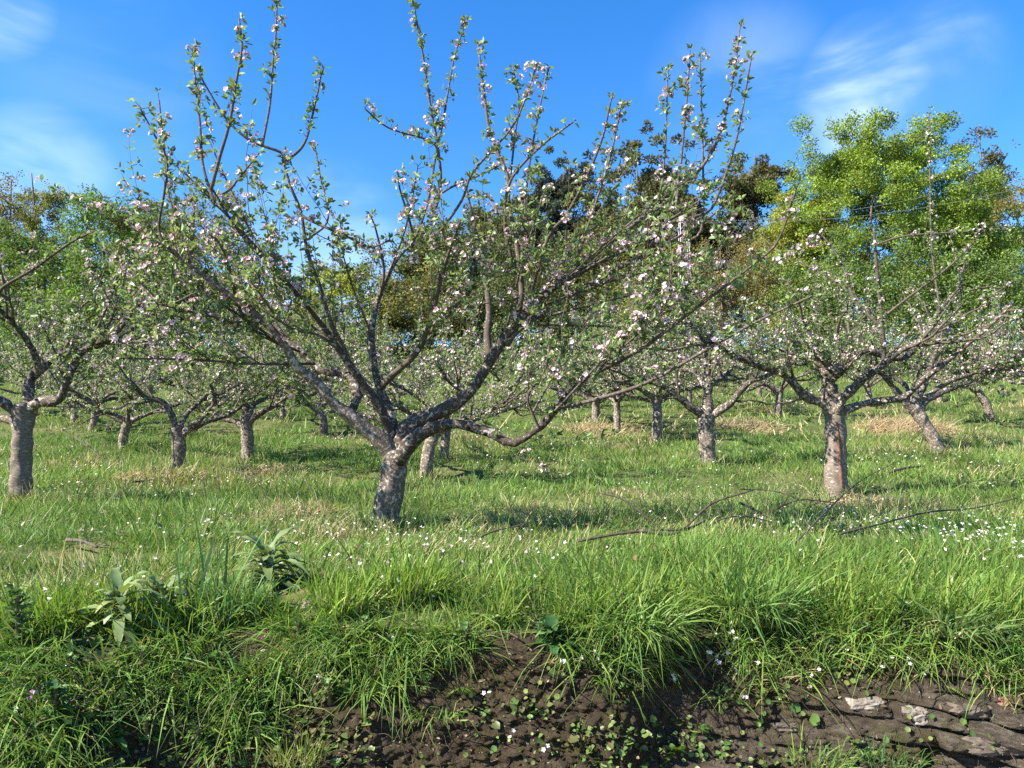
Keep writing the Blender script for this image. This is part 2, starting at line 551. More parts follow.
Xb, Sb = np.meshgrid(xs, ss)
pb, rk = bank_pt(Xb, Sb)
pb[0] = np.stack([Xg[0], Yg[0], Zg[0]], -1)
mb = MB(); mb.add(pb, grid_quads(NS, nx)[:, ::-1], None, np.repeat(rk.reshape(-1, 1), 3, 1))
tag(mb.build('bank', M['bank']), kind='structure')
mb = MB()
yr = np.array([-6.0, -2, 0, 1.2, 1.8, 3.2])
Xr, Yr = np.meshgrid(xs, yr)
mb.add(np.stack([Xr, Yr, .02 * fbm(Xr * 2, Yr * 2, oct=3) - .02 + 0 * Xr], -1), grid_quads(len(yr), nx))
tag(mb.build('road', M['road']), kind='structure')
mb = MB()
yr = np.array([-200., -60, -20, -9, -6.0])
Xr, Yr = np.meshgrid(xs, yr)
mb.add(np.stack([Xr, Yr, -.02 + (Yr + 6) * .08 + 0 * Xr], -1), grid_quads(len(yr), nx))
tag(mb.build('verge', M['ground']), kind='structure')

# ------------------------------------------------------------------ colours
def pal(cols, n, rg=R, jit=.14):
    cols = np.asarray(cols, float)
    w = rg.random((n, 1)); i = rg.integers(0, len(cols), n); j = rg.integers(0, len(cols), n)
    c = cols[i] * w + cols[j] * (1 - w)
    return c * np.exp(rg.normal(0, jit, (n, 1)))


APPLE = [(.15, .225, .07), (.20, .27, .105), (.135, .195, .08), (.25, .295, .155), (.11, .17, .065)]
PINK = [(.72, .55, .60), (.70, .44, .53), (.76, .67, .69), (.66, .48, .54)]
BUD = [(.60, .20, .31), (.58, .26, .35)]
GRASS = [(.09, .19, .035), (.13, .23, .045), (.18, .255, .05), (.075, .165, .045), (.135, .20, .055)]
STRAW = [(.40, .33, .19), (.33, .25, .14), (.46, .40, .26)]


# ------------------------------------------------------------------ apple trees
def shoots(p0, d, L, rise, k, rg, wob=.03):
    n = len(p0)
    t = np.linspace(0, 1, k)[None, :, None]
    L = np.asarray(L)[:, None, None]
    w = rg.normal(0, 1, (n, k, 3)) * wob * L; w[:, 0] = 0
    pts = p0[:, None] + nrm(d)[:, None] * L * t + np.array([0, 0, 1.]) * (rise[:, None, None] * L) * t * t + np.cumsum(w, 1) * .6
    return pts


def along(pts, spacing, rg, lo=.1):
    """random nodes on shoots (N,k,3) at a mean spacing: positions and directions; every tip is a node too"""
    N, k, _ = pts.shape
    if N == 0: return np.zeros((0, 3)), np.zeros((0, 3))
    L = np.linalg.norm(np.diff(pts, axis=1), axis=2).sum(1)
    cnt = rg.poisson(L / spacing)
    ix = np.repeat(np.arange(N), cnt)
    t = rg.uniform(lo, 1, len(ix)) * (k - 1)
    i = np.minimum(t.astype(int), k - 2); f = (t - i)[:, None]
    p = pts[ix, i] * (1 - f) + pts[ix, i + 1] * f
    d = nrm(pts[ix, i + 1] - pts[ix, i])
    return np.vstack([p, pts[:, -1]]), np.vstack([d, nrm(pts[:, -1] - pts[:, -2])])


def rosettes(fol, blo, p, d, m, L, pfl, rg, nfl, petal):
    n = len(p)
    # leaves
    ix = np.repeat(np.arange(n), rg.integers(max(m - 2, 1), m + 2, n))
    k = len(ix)
    r = rdir(k, rg); dd = d[ix]
    r = nrm(r - dd * (r * dd).sum(1, keepdims=True) + dd * rg.uniform(.1, .9, (k, 1)) + [0, 0, .25])
    ll = L * rg.uniform(.55, 1.25, k)
    up = nrm(dd * .7 + rdir(k, rg) * .5 + [0, 0, .5])
    leaves(fol, p[ix] + r * (.006 + .25 * L * rg.random((k, 1))), r, up, ll, ll * rg.uniform(.45, .62, k), pal(APPLE, k, rg, .18), .4, .2)
    # blossom clusters
    sel = np.where(rg.random(n) < pfl)[0]
    if len(sel) == 0: return
    ix = np.repeat(sel, rg.integers(nfl - 1, nfl + 3, len(sel)))
    k = len(ix)
    ax = nrm(rdir(k, rg) + d[ix] * .4 + [0, 0, .5])
    fp = p[ix] + ax * rg.uniform(.018, .042, (k, 1))
    bud = rg.random(k) < .2
    tone = pal(PINK, k, rg, .05); tone[bud] = pal(BUD, bud.sum(), rg, .1)
    tone = np.minimum(tone, .88)
    a = nrm(np.cross(ax, rdir(k, rg))); b = np.cross(ax, a)
    for j in range(5):
        th = 2 * np.pi * j / 5
        o = a * math.cos(th) + b * math.sin(th)
        dirp = nrm(o * np.where(bud, .25, .9)[:, None] + ax * np.where(bud, 1, .45)[:, None])
        pl = petal * np.where(bud, .6, 1.0)
        leaves(blo, fp, dirp, ax, pl, pl * .85, tone, .3, -.05)


def apple_tree(base, trunk, limbs, label, group, seed, longs=(), n_auto=0, R0=1.35, n_br=5, n_sh=110, q=1.0, m=5, leafL=.05, spacing=.06,
               pfl=.22, nfl=4, petal=.019, tr=.11, fork=.8, lean=(0, 0), upright=14, shoot_len=(.3, .85), height=1.0, zsrc=9, pale=(), twr=(.0038, .007), tmat='trunk', nosrc=(), base_pale=1.0):
    rg = np.random.default_rng(seed)
    root = thing('apple_tree', base, label, 'tree', group)
    base = np.asarray(base, float)
    # trunk
    if trunk is None:
        trunk = [base + [0, 0, -.12], base + np.array([lean[0] * .45, lean[1] * .45, fork * .5]) + np.append(rg.normal(0, .02, 2), 0), base + np.array([lean[0], lean[1], fork])]
    tp = smooth_line(trunk, 40)
    hh = np.linspace(0, 1, 40)
    rad = tr * (1.0 + .28 * np.exp(-hh * 9) - .10 * hh + .16 * np.clip(hh - .75, 0, 1) * 2)
    mbt = MB(); tubes(mbt, tp, rad * (1 + .03 * np.sin(hh * 19 + seed) + .02 * np.sin(hh * 41)), 26, None, .13)
    mbt.build('trunk', M[tmat], root, base)
    top = tp[-1]
    limb_pts = []
    if n_auto:
        a0 = rg.uniform(0, 6.28)
        for i in range(n_auto):
            az = a0 + 2 * np.pi * i / n_auto + rg.normal(0, .25)
            o = np.array([math.cos(az), math.sin(az), 0])
            Ln = R0 * rg.uniform(.75, 1.15)
            e1, e2 = rg.uniform(.25, .75), rg.uniform(.3, .7)
            st = top - np.array([0, 0, rg.uniform(.02, .14)])
            limbs = list(limbs) + [([st, st + o * Ln * .33 + [0, 0, Ln * .33 * e1] + rg.normal(0, .04, 3), st + o * Ln * .68 + [0, 0, Ln * .42 * e1 + .05] + rg.normal(0, .07, 3),
                                     st + o * Ln + [0, 0, Ln * (.35 * e1 + .35 * e2)]], tr * rg.uniform(.52, .72), tr * .2)]
    for (pts, r0, r1) in limbs:
        lp = smooth_line(pts, 30)
        t = np.linspace(0, 1, 30)
        mbl = MB(); tubes(mbl, lp, (r0 + (r1 - r0) * t ** .52) * (1 + .10 * np.sin(t * 23 + seed) + .07 * np.sin(t * 51 + 2 * seed)), 12, (1 + np.array([1.35, 1.3, 1.25]) * np.clip(1 - t / .3, 0, 1)[:, None] ** 1.3 * (base_pale if len(limb_pts) not in pale else 0))[None], .2)
        for k_ in rg.integers(4, 22, 5):
            r_ = (r0 + (r1 - r0) * t[k_] ** .52); dv = rdir(1, rg)[0] + [0, -.15, .5]; dv = dv / np.linalg.norm(dv)
            tubes(mbl, np.stack([lp[k_], lp[k_] + dv * (r_ + rg.uniform(.008, .03))]), np.array([.62, .5]) * r_ * rg.uniform(.5, 1), 9, None, .15)
        mbl.build('limb', M['trunk' if len(limb_pts) in pale else 'limb'], root, base)
        limb_pts.append((lp, r0, r1))
    tw, fol, blo = MB(), MB(), MB()
    P_, D_ = [], []
    src = []                                        # polylines that shoots spring from
    for lp, r0, r1 in limb_pts:
        src.append((lp[10:], np.linspace(r0 + (r1 - r0) * .4, r1, 20)))
        p, d = along(lp[None, 14:], spacing * 2.2, rg); P_.append(p); D_.append(d)
    for li_, (pts, r0, r1) in enumerate(longs):
        lp = smooth_line(pts, 26)
        t = np.linspace(0, 1, 26)
        mbl = MB(); tubes(mbl, lp, r0 + (r1 - r0) * t, 7, None, .06)
        mbl.build('shoot', M['twig'], root, base)
        if li_ not in nosrc: src.append((lp[6:], np.linspace(r0, r1, 20)))
        p, d = along(lp[None, 5:], spacing * (.52 if li_ not in nosrc else .9), rg); P_.append(p); D_.append(d)
    # branches off the limbs
    ax = base[:2] + np.array(lean)
    for lp, r0, r1 in limb_pts:
        nb = int(n_br + rg.integers(0, 2))
        if n_br == 0: continue
        k = rg.integers(9, 29, nb); k[0] = 28
        p0 = lp[k]; tg = nrm(lp[np.minimum(k + 1, 29)] - lp[k - 1])
        out = np.append(p0[:, :2] - ax, np.zeros((nb, 1)), 1)
        d = nrm(tg * .5 + nrm(out) * .45 + rdir(nb, rg) * .75 + [0, 0, .28])
        L = rg.uniform(.6, 1.2, nb) * R0 / 1.35
        bp = shoots(p0, d, L, rg.uniform(.05, .45, nb) * height, 9, rg, .035)
        rr = np.linspace(1, .3, 9)[None] * (r0 * .20 + .004)
        tubes(tw, bp, rr * np.ones((nb, 1)), 6)
        for b_ in bp: src.append((b_[2:], np.full(7, .007)))
        p, d = along(bp, spacing * 1.2, rg); P_.append(p); D_.append(d)
    # shoots
    if n_sh and src:
        lens = np.array([np.linalg.norm(np.diff(s_[0], axis=0), axis=1).sum() * (s_[0][:, 2].mean() < base[2] + zsrc) for s_ in src])
        pick = rg.choice(len(src), n_sh, p=lens / lens.sum())
        p0, tg = np.zeros((n_sh, 3)), np.zeros((n_sh, 3))
        for a_, i in enumerate(pick):
            s_ = src[i][0]; k = rg.integers(0, len(s_) - 1); f = rg.random()
            p0[a_] = s_[k] * (1 - f) + s_[k + 1] * f; tg[a_] = s_[k + 1] - s_[k]
        out = np.append(p0[:, :2] - ax, np.zeros((n_sh, 1)), 1)
        d = nrm(nrm(tg) * .45 + nrm(out) * .35 + rdir(n_sh, rg) * .75 + [0, 0, .45])
        L = rg.uniform(shoot_len[0], shoot_len[1], n_sh)
        nu = min(upright, n_sh)
        d[:nu] = nrm(d[:nu] * .25 + [0, 0, 1.]); L[:nu] = rg.uniform(.7, 1.5, nu) * height
        sp = shoots(p0, d, L, rg.uniform(-.02, .35, n_sh), 7, rg, .03)
        tubes(tw, sp, np.linspace(1, .35, 7)[None] * rg.uniform(*twr, (n_sh, 1)), 5)
        p, d = along(sp, spacing, rg); P_.append(p); D_.append(d)
    p, d = np.vstack(P_), np.vstack(D_)
    # short fruiting spurs that carry the rosettes
    ns = len(p)
    sd = rdir(ns, rg); sd = nrm(sd - d * (sd * d).sum(1, keepdims=True) * .6 + [0, 0, .45])
    sl = rg.uniform(.01, .06, ns)
    sel = rg.random(ns) < .6
    e = p + sd * sl[:, None]
    tubes(tw, np.stack([p, e], 1)[sel], np.full((sel.sum(), 2), .0026), 3, None, 0, False)
    p = np.where(sel[:, None], e, p); d = np.where(sel[:, None], sd, d)
    if q < 1:
        keep = rg.random(ns) < q; p, d = p[keep], d[keep]
    rosettes(fol, blo, p, d, m, leafL, pfl, rg, nfl, petal)
    if tw.v: tag(tw.build('twigs', M['twig'], root, base), kind='stuff')
    fol.build('foliage', M['leaf'], root, base)
    if blo.v: blo.build('blossom', M['petal'], root, base)
    return root


def px_line(pts, D, dy0, dy1, base_r=None):
    n = len(pts)
    L = np.concatenate([[0], np.cumsum([math.hypot(pts[i + 1][0] - pts[i][0], pts[i + 1][1] - pts[i][1]) for i in range(n - 1)])])
    t = L / L[-1]
    return [P(x, y, D + dy0 + (dy1 - dy0) * t[i]) for i, (x, y) in enumerate(pts)]


ORCH = 'apple trees planted in rows on the slope'


def tree_px(basepx, trunk, limbs, label, seed, rpx, longs=(), **kw):
    b = G(*basepx)
    D = b[1]; s = D / F
    tr = [b + [0, 0, -.15]] + [P(x, y, D) for x, y in trunk]
    tr[0][:2] = b[:2]
    lm = [(px_line(p, D, a, c), r0 * s, r1 * s) for (p, r0, r1, a, c) in limbs]
    lg = [(px_line(p, D, a, c), r0 * s, r1 * s) for (p, r0, r1, a, c) in longs]
    print('tree', label[:40], 'D=%.1f' % D)
    return apple_tree(b, tr, lm, label, ORCH, seed, lg, tr=rpx * s, **kw)


# --- the large tree in front; lines traced in the photograph, each at its own depth
main_limbs = [
    ([(396, 462), (384, 443), (368, 431), (349, 415), (332, 402), (321, 388), (310, 377), (296, 366), (286, 347), (268, 325), (245, 306), (214, 284), (173, 253), (129, 225)], 10.5, 1.0, .0, -.6),
    ([(394, 450), (388, 428), (381, 408), (372, 396), (357, 375), (339, 350), (307, 306), (267, 262), (235, 226), (211, 187)], 7.2, 1.0, .05, -1.0),
    ([(398, 455), (393, 430), (386, 405), (378, 384), (372, 350), (371, 334), (379, 297), (395, 262), (414, 240), (428, 203)], 8.2, 1.1, .02, .7),
    ([(398, 455), (405, 430), (420, 419), (440, 412), (470, 393), (484, 372), (505, 337), (520, 320), (530, 305), (558, 284), (600, 262), (640, 243), (674, 221), (703, 208)], 10.5, 1.1, .0, -.2),
    ([(398, 462), (412, 440), (428, 430), (442, 425), (458, 424), (477, 428), (500, 437), (512, 444), (534, 432), (555, 411), (572, 390), (590, 376), (620, 360), (646, 346)], 9.0, 1.7, -.05, -.9),
    ([(348, 417), (357, 398), (352, 380), (340, 372), (322, 371), (300, 350), (282, 335), (262, 300), (240, 268), (223, 248), (196, 214)], 6.5, 1.1, .2, 1.1),
]
main_longs = [
    ([(646, 346), (699, 306), (755, 263), (779, 239), (798, 183)], 1.7, .7, -.9, -1.5),
    ([(380, 388), (396, 372), (414, 356), (424, 338), (432, 316), (439, 287), (448, 255), (460, 222)], 3.6, 1.2, .05, -.7),
    ([(556, 408), (582, 403), (646, 383), (716, 344), (760, 320), (812, 296)], 1.9, .8, -.65, -1.5),
    ([(507, 345), (523, 326), (590, 284), (650, 252), (702, 223), (735, 196)], 3.2, .9, -.1, .4),
    ([(520, 325), (560, 325), (653, 327), (690, 322)], 1.6, .7, 0, .6),
    ([(512, 330), (521, 300), (521, 281), (516, 240), (508, 200), (508, 176), (491, 137), (484, 93), (478, 44)], 3.3, .9, 0, .2),
    ([(490, 360), (487, 335), (489, 312), (484, 270), (473, 220), (465, 180)], 4.2, .9, .05, .5),
    ([(525, 314), (547, 240), (569, 211), (599, 148), (612, 96)], 2.4, .8, 0, -.5),
    ([(545, 296), (617, 237), (677, 193), (714, 148), (732, 85), (740, 26)], 2.8, .8, -.1, .3),
    ([(665, 225), (700, 215), (714, 204), (736, 141), (751, 59)], 1.6, .8, -.1, -.2),
    ([(650, 245), (673, 219), (684, 130), (690, 56)], 1.7, .8, -.1, .1),
    ([(690, 240), (703, 215), (700, 54)], 1.4, .7, .1, .2),
    ([(650, 250), (664, 163), (668, 67)], 1.5, .7, .1, .4),
    ([(570, 280), (600, 190), (612, 150), (621, 106)], 1.7, .8, .1, .1),
    ([(512, 260), (505, 225), (510, 182), (539, 148), (573, 122)], 1.9, .9, .1, -.3),
    ([(521, 281), (523, 237), (528, 174), (539, 111), (549, 67)], 1.7, .8, .0, .3),
    ([(508, 200), (515, 135), (519, 104), (513, 67)], 1.3, .8, .2, .3),
    ([(440, 232), (462, 200), (473, 172), (510, 130), (525, 100), (536, 67)], 1.7, .8, .4, .0),
    ([(428, 203), (437, 148), (443, 122), (454, 59), (467, 19)], 1.6, .8, .7, .9),
    ([(430, 225), (440, 190), (439, 156), (429, 97), (423, 56), (411, -10)], 2.0, .8, .6, .3),
    ([(438, 160), (432, 142), (389, 128), (364, 108)], 1.2, .8, .5, .2),
    ([(414, 240), (408, 215), (400, 190), (398, 172)], 1.6, .9, .6, .2),
    ([(428, 203), (450, 188), (478, 176), (500, 165)], 1.5, .8, .7, .4),
    ([(352, 374), (345, 350), (332, 325), (320, 287), (307, 250), (301, 212), (290, 185), (283, 158)], 2.6, 1.2, .0, -.3),
    ([(285, 165), (282, 153), (251, 141), (229, 122), (214, 100), (198, 72)], 1.5, .8, -.3, -.5),
    ([(262, 147), (270, 103), (273, 62), (276, 31), (277, -10)], 1.4, .8, -.35, -.3),
    ([(285, 162), (304, 144), (314, 109), (323, 66)], 1.5, .8, -.3, -.1),
    ([(211, 190), (220, 156), (229, 125), (237, 78), (242, 47), (239, 19)], 1.6, .8, -1.0, -1.1),
    ([(215, 205), (203, 166), (200, 125), (195, 78), (192, 47)], 1.5, .8, -.9, -.7),
    ([(173, 253), (159, 231), (164, 194), (167, 160), (154, 134), (139, 106)], 1.4, .8, -.5, -.6),
    ([(190, 262), (170, 200), (165, 156), (159, 100)], 1.4, .8, -.5, -.3),
    ([(211, 200), (229, 190), (239, 178), (259, 153)], 1.2, .7, -.9, -.7),
    ([(307, 240), (328, 219), (320, 175), (315, 147)], 1.3, .8, -.1, .1),
    ([(301, 215), (314, 222), (348, 237), (370, 247), (390, 240)], 1.6, .9, -.3, -.6),
    ([(315, 364), (260, 364), (200, 360), (120, 358)], 1.5, .8, -.1, -.8),
    ([(379, 300), (384, 270), (376, 230), (370, 215)], 1.7, .8, .3, .0),
    ([(540, 430), (533, 414), (528, 395), (545, 370), (550, 345)], 1.3, .7, -.6, -.8),
    ([(533, 412), (548, 385), (560, 360), (575, 335)], 1.1, .7, -.6, -.3),
    ([(285, 347), (245, 320), (223, 250), (200, 225)], 2.2, .9, -.1, -.5),
    ([(320, 388), (312, 395), (295, 392), (300, 404)], 1.8, 1.0, .0, .2),
    ([(432, 316), (462, 300), (474, 268), (492, 232)], 1.5, .8, -.3, -.6),
    ([(339, 350), (318, 335), (285, 325), (250, 280)], 1.6, .8, -.3, -.9),
    ([(525, 318), (575, 270), (640, 215), (690, 178)], 1.5, .6, -.05, -.4), ([(530, 310), (600, 285), (680, 262), (748, 238)], 1.4, .6, .0, .5),
    ([(535, 303), (580, 240), (632, 160)], 1.3, .6, .0, .6), ([(523, 322), (590, 305), (660, 288), (722, 268)], 1.3, .6, .0, -.5),
    ([(560, 284), (640, 238), (722, 186)], 1.3, .6, -.1, -.5), ([(555, 411), (610, 352), (662, 300)], 1.2, .6, -.7, -.9),
    ([(590, 376), (642, 330), (702, 272)], 1.2, .6, -.7, -1.2), ([(505, 337), (520, 270), (545, 190)], 1.3, .6, -.05, -.4),
    ([(307, 306), (250, 240), (180, 168)], 1.4, .6, -.45, -.9), ([(339, 350), (270, 290), (190, 232)], 1.4, .6, -.25, .3),
    ([(282, 344), (200, 290), (128, 248)], 1.4, .6, -.2, -.1), ([(267, 262), (240, 210), (208, 138)], 1.2, .6, -.6, -.4),
    ([(371, 334), (352, 285), (338, 236)], 1.3, .6, .2, -.2), ([(300, 352), (230, 322), (148, 302)], 1.3, .6, -.1, -.5),
    ([(379, 297), (405, 230), (418, 165)], 1.3, .6, .4, .0), ([(414, 356), (470, 290), (530, 215)], 1.4, .6, -.1, -.6),
]
tree_px((384, 530), [(387, 510), (391, 488), (395, 465), (397, 452)], main_limbs,
        'large gnarled apple tree nearest the camera, its low forked trunk standing behind the bank', 5, 14.0, main_longs,
        n_br=0, n_sh=210, spacing=.07, nosrc=(0, 2), base_pale=.12, leafL=.044, pfl=.21, nfl=5, petal=.0205, upright=26, shoot_len=(.22, .85), twr=(.0026, .0048), height=.6, R0=.9, m=5, zsrc=2.0, pale=(0,))

# --- left tree
tree_px((21, 503), [(21, 480), (22, 445), (24, 420), (26, 405)], [
    ([(25, 420), (28, 400), (30, 380), (42, 367), (58, 357), (72, 350), (110, 342), (140, 322), (160, 300)], 8, 2, 0, .6),
    ([(27, 412), (40, 402), (58, 400), (66, 385), (72, 368), (82, 352), (98, 343), (118, 338)], 7, 2.2, 0, -.5),
    ([(22, 418), (12, 410), (0, 400), (-30, 385), (-70, 360)], 6, 2, 0, -.3),
    ([(22, 428), (10, 420), (-14, 412), (-50, 398)], 6, 2, 0, .5),
    ([(40, 372), (30, 345), (10, 320), (-10, 300)], 5, 1.6, .1, -.6)],
    'apple tree at left with a pale ringed trunk and arching dark limbs', 21, 10.0,
    longs=[([(10, 300), (0, 290), (35, 268), (70, 243), (97, 230)], 1.6, .8, -.9, -1.3), ([(90, 345), (110, 300), (125, 262), (165, 256)], 1.5, .8, .2, -.3)],
    n_br=4, n_sh=105, spacing=.062, leafL=.044, pfl=.28, nfl=4, upright=6, R0=1.2, height=.7, zsrc=1.9, tmat='trunk_ring')

# --- right tree
right_tree = tree_px((836, 497), [(836, 470), (836, 440), (834, 412), (831, 395)], [
    ([(833, 412), (830, 395), (829, 378), (826, 364), (820, 352), (815, 346)], 9, 5.5, 0, -.15),
    ([(831, 378), (838, 366), (851, 357), (868, 351), (890, 358), (906, 357), (923, 338), (940, 310), (962, 285)], 6, 1.5, .05, .7),
    ([(836, 412), (840, 402), (862, 380), (884, 364), (902, 350), (930, 335)], 7, 1.8, -.05, -.6),
    ([(834, 416), (826, 405), (806, 397), (793, 383), (779, 372), (757, 366), (730, 352), (700, 342)], 7, 1.5, 0, -.5),
    ([(838, 416), (848, 409), (873, 402), (904, 397), (923, 380), (951, 358), (978, 336), (1012, 305)], 5, 1.4, 0, -.9),
    ([(912, 399), (926, 397), (945, 384), (976, 373), (1017, 366), (1062, 348)], 3, 1.2, -.35, .2)],
    'apple tree at right with a split streaked trunk and several sawn limb ends', 33, 10.5,
    longs=[([(884, 366), (883, 340), (880, 300), (876, 260), (874, 228)], 2.5, 1.3, -.2, -.3), ([(880, 320), (905, 300), (945, 270), (970, 246), (985, 225)], 1.5, .7, -.25, -.7),
           ([(876, 245), (905, 236), (960, 232), (1010, 228)], 1.1, .5, -.3, -.8), ([(884, 330), (855, 300), (840, 260), (820, 232)], 1.8, .8, -.2, .2),
           ([(940, 310), (932, 250), (930, 180), (929, 112)], 1.1, .6, .4, .5), ([(851, 357), (848, 320), (846, 290), (800, 262)], 1.6, .8, .3, .8)],
    n_br=4, n_sh=125, spacing=.062, leafL=.044, pfl=.3, nfl=4, upright=7, R0=1.2, height=.7, zsrc=1.7, tmat='trunk_ring')

_b = np.array(right_tree.location); _D = _b[1]
M['split'] = plain_mat('bare_split_wood', (.07, .035, .02), (.20, .11, .065), 30, .85, .8)
_l = smooth_line([P(842, 490, _D - .148), P(840, 465, _D - .128), P(838, 440, _D - .118), P(836, 418, _D - .112)], 16)
q_ = MB(); tubes(q_, _l, np.array([.012, .019, .023, .024, .023, .021, .022, .024, .023, .02, .021, .022, .02, .017, .012, .006]) * 1.1, 9, None, .2)
q_.build('bark_split', M['split'], right_tree, _b)

# --- second row
tree_px((708, 466), [(707, 450), (706, 430), (706, 415)], [
    ([(706, 422), (707, 405), (708, 385), (707, 364), (700, 345)], 7, 3, 0, .1),
    ([(706, 420), (698, 412), (688, 405), (674, 394), (660, 385), (640, 378)], 5.5, 1.8, 0, -.3),
    ([(707, 420), (718, 412), (732, 402), (740, 392), (750, 382), (764, 377), (795, 362)], 5.5, 1.6, 0, -.3),
    ([(707, 385), (716, 382), (728, 373), (735, 360)], 4, 1.6, .1, .7), ([(707, 390), (695, 372), (676, 369), (655, 360)], 3.5, 1.5, .1, .7)],
    'apple tree in the middle distance with a dark T-shaped trunk, left of the split-trunk tree', 41, 8.5, n_br=4, n_sh=95, spacing=.068, leafL=.05, pfl=.32, upright=14)
tree_px((942, 455), [(934, 440), (924, 422), (913, 408)], [
    ([(914, 411), (920, 394), (924, 384), (931, 366), (938, 345)], 5, 2, 0, .3), ([(914, 411), (905, 402), (893, 387), (884, 376), (870, 365)], 5, 2, 0, -.2),
    ([(918, 415), (926, 402), (945, 392), (975, 380)], 4, 1.5, 0, .4), ([(913, 409), (905, 385), (885, 372), (862, 350)], 4, 1.5, .1, .8)],
    'apple tree leaning left behind the split-trunk tree, beside dry grass', 43, 6.2, n_br=4, n_sh=95, spacing=.068, leafL=.05, pfl=.32, upright=14)
tree_px((179, 475), [(179, 460), (179, 440), (177, 428)], [
    ([(178, 436), (173, 418), (168, 408), (160, 401), (145, 397), (132, 385)], 5, 1.8, 0, -.2), ([(181, 436), (190, 427), (200, 420), (211, 408), (215, 400), (210, 384)], 4.5, 1.8, 0, -.3),
    ([(181, 434), (195, 428), (207, 422), (220, 418), (234, 412), (250, 398)], 3.5, 1.3, 0, .4), ([(179, 432), (186, 415), (200, 402), (208, 392)], 4, 1.5, .1, .8)],
    'apple tree with a straight lichen-speckled trunk, second from the left in front', 45, 6.8, n_br=4, n_sh=95, spacing=.068, leafL=.05, pfl=.32, upright=14)
tree_px((248, 463), [(248, 450), (247, 430), (246, 414)], [
    ([(247, 425), (246, 408), (244, 398), (240, 385)], 5, 2.5, 0, 0), ([(248, 424), (256, 416), (270, 408), (288, 396), (300, 380)], 4.2, 1.5, 0, -.3),
    ([(247, 428), (236, 422), (222, 418), (210, 405)], 4, 1.5, 0, .3), ([(247, 420), (254, 405), (266, 398), (285, 388)], 4, 1.3, .1, .8)],
    'apple tree with a reddish straight trunk standing in brown grass, right of the speckled one', 47, 6.0, n_br=5, n_sh=115, spacing=.06, leafL=.05, upright=12)

# --- farther trees, crowns grown from a fork
far = [
    ((122, 450), 420, 4.6, (0.1, 0), 'small apple tree with a short trunk between the left tree and the speckled trunk'),
    ((425, 480), 432, 6.5, (.12, .1), 'apple tree whose pale trunk shows just right of the big front trunk'),
    ((442, 461), 420, 5.0, (.08, .1), 'apple tree whose greyish trunk stands behind the pale one right of the big trunk'),
    ((655, 442), 398, 5.2, (.05, 0), 'apple tree with a plain upright trunk left of the T-shaped tree'),
    ((617, 434), 398, 3.6, (0, 0), 'slim apple tree, the middle one of three trunks right of the sagging low limb'),
    ((596, 424), 400, 4.2, (0, 0), 'apple tree with a short brown trunk, leftmost of three beyond the sagging limb'),
    ((777, 418), 390, 3.8, (.1, 0), 'distant apple tree with a short trunk left of the split-trunk tree'),
    ((993, 421), 385, 4.0, (-.45, 0), 'apple tree with a pale trunk leaning left near the right edge'),
    ((323, 435), 408, 4.2, (-.12, 0), 'apple tree with a whitish trunk seen left of the big tree under its limb'),
    ((91, 431), 402, 3.6, (.1, 0), 'far apple tree with a thin dark trunk behind the left tree'),
    ((74, 423), 400, 3.4, (0, 0), 'far apple tree, the leftmost small trunk behind the left tree'),
    ((283, 420), 396, 3.0, (0, 0), 'far apple tree uphill between the reddish trunk and the whitish trunk'),
    ((205, 418), 396, 3.0, (0, 0), 'far apple tree uphill behind the speckled trunk'),
    ((560, 411), 390, 3.0, (0, 0), 'far apple tree uphill beyond the sagging limb'),
    ((690, 412), 388, 3.0, (0, 0), 'far apple tree uphill behind the T-shaped tree'),
    ((868, 408), 385, 3.0, (0, 0), 'far apple tree uphill behind the straw at right'),
    ((1072, 440), 385, 5.5, (-.3, 0), 'apple tree just off the right edge reaching limbs into view'),
    ((510, 404), 388, 2.6, (0, 0), 'far apple tree uphill, small, right of the big tree centre'),
    ((398, 412), 390, 2.8, (0, 0), 'far apple tree uphill behind the big tree fork'),
    ((30, 415), 392, 2.8, (0, 0), 'far apple tree uphill at the left edge'),
    ((150, 408), 386, 2.4, (0, 0), 'farthest apple tree uphill at left'),
    ((330, 402), 382, 2.4, (0, 0), 'farthest apple tree uphill left of the big tree centre'),
    ((620, 400), 380, 2.4, (0, 0), 'farthest apple tree uphill near the picture centre'),
    ((760, 399), 378, 2.4, (0, 0), 'farthest apple tree uphill right of centre'),
    ((940, 400), 378, 2.4, (0, 0), 'farthest apple tree uphill at right'),
]
for i, (bp_, fy, rpx, ln, lab) in enumerate(far):
    b = G(*bp_); D = b[1]; s = D / F
    fk = max(.55, (bp_[1] - fy) * s)
    print('far', lab[:30], 'D=%.1f' % D)
    far_ = D > 19
    apple_tree(b, None, [], lab, ORCH, 100 + i, n_auto=5, tr=max(rpx * s, .07), fork=fk, lean=ln, n_br=5, n_sh=84 if not far_ else 80, R0=1.4,
               spacing=.074 if not far_ else .09, leafL=.055 if not far_ else .07, petal=.022 if not far_ else .028, m=4, pfl=.44, nfl=3 if not far_ else 2, upright=14)

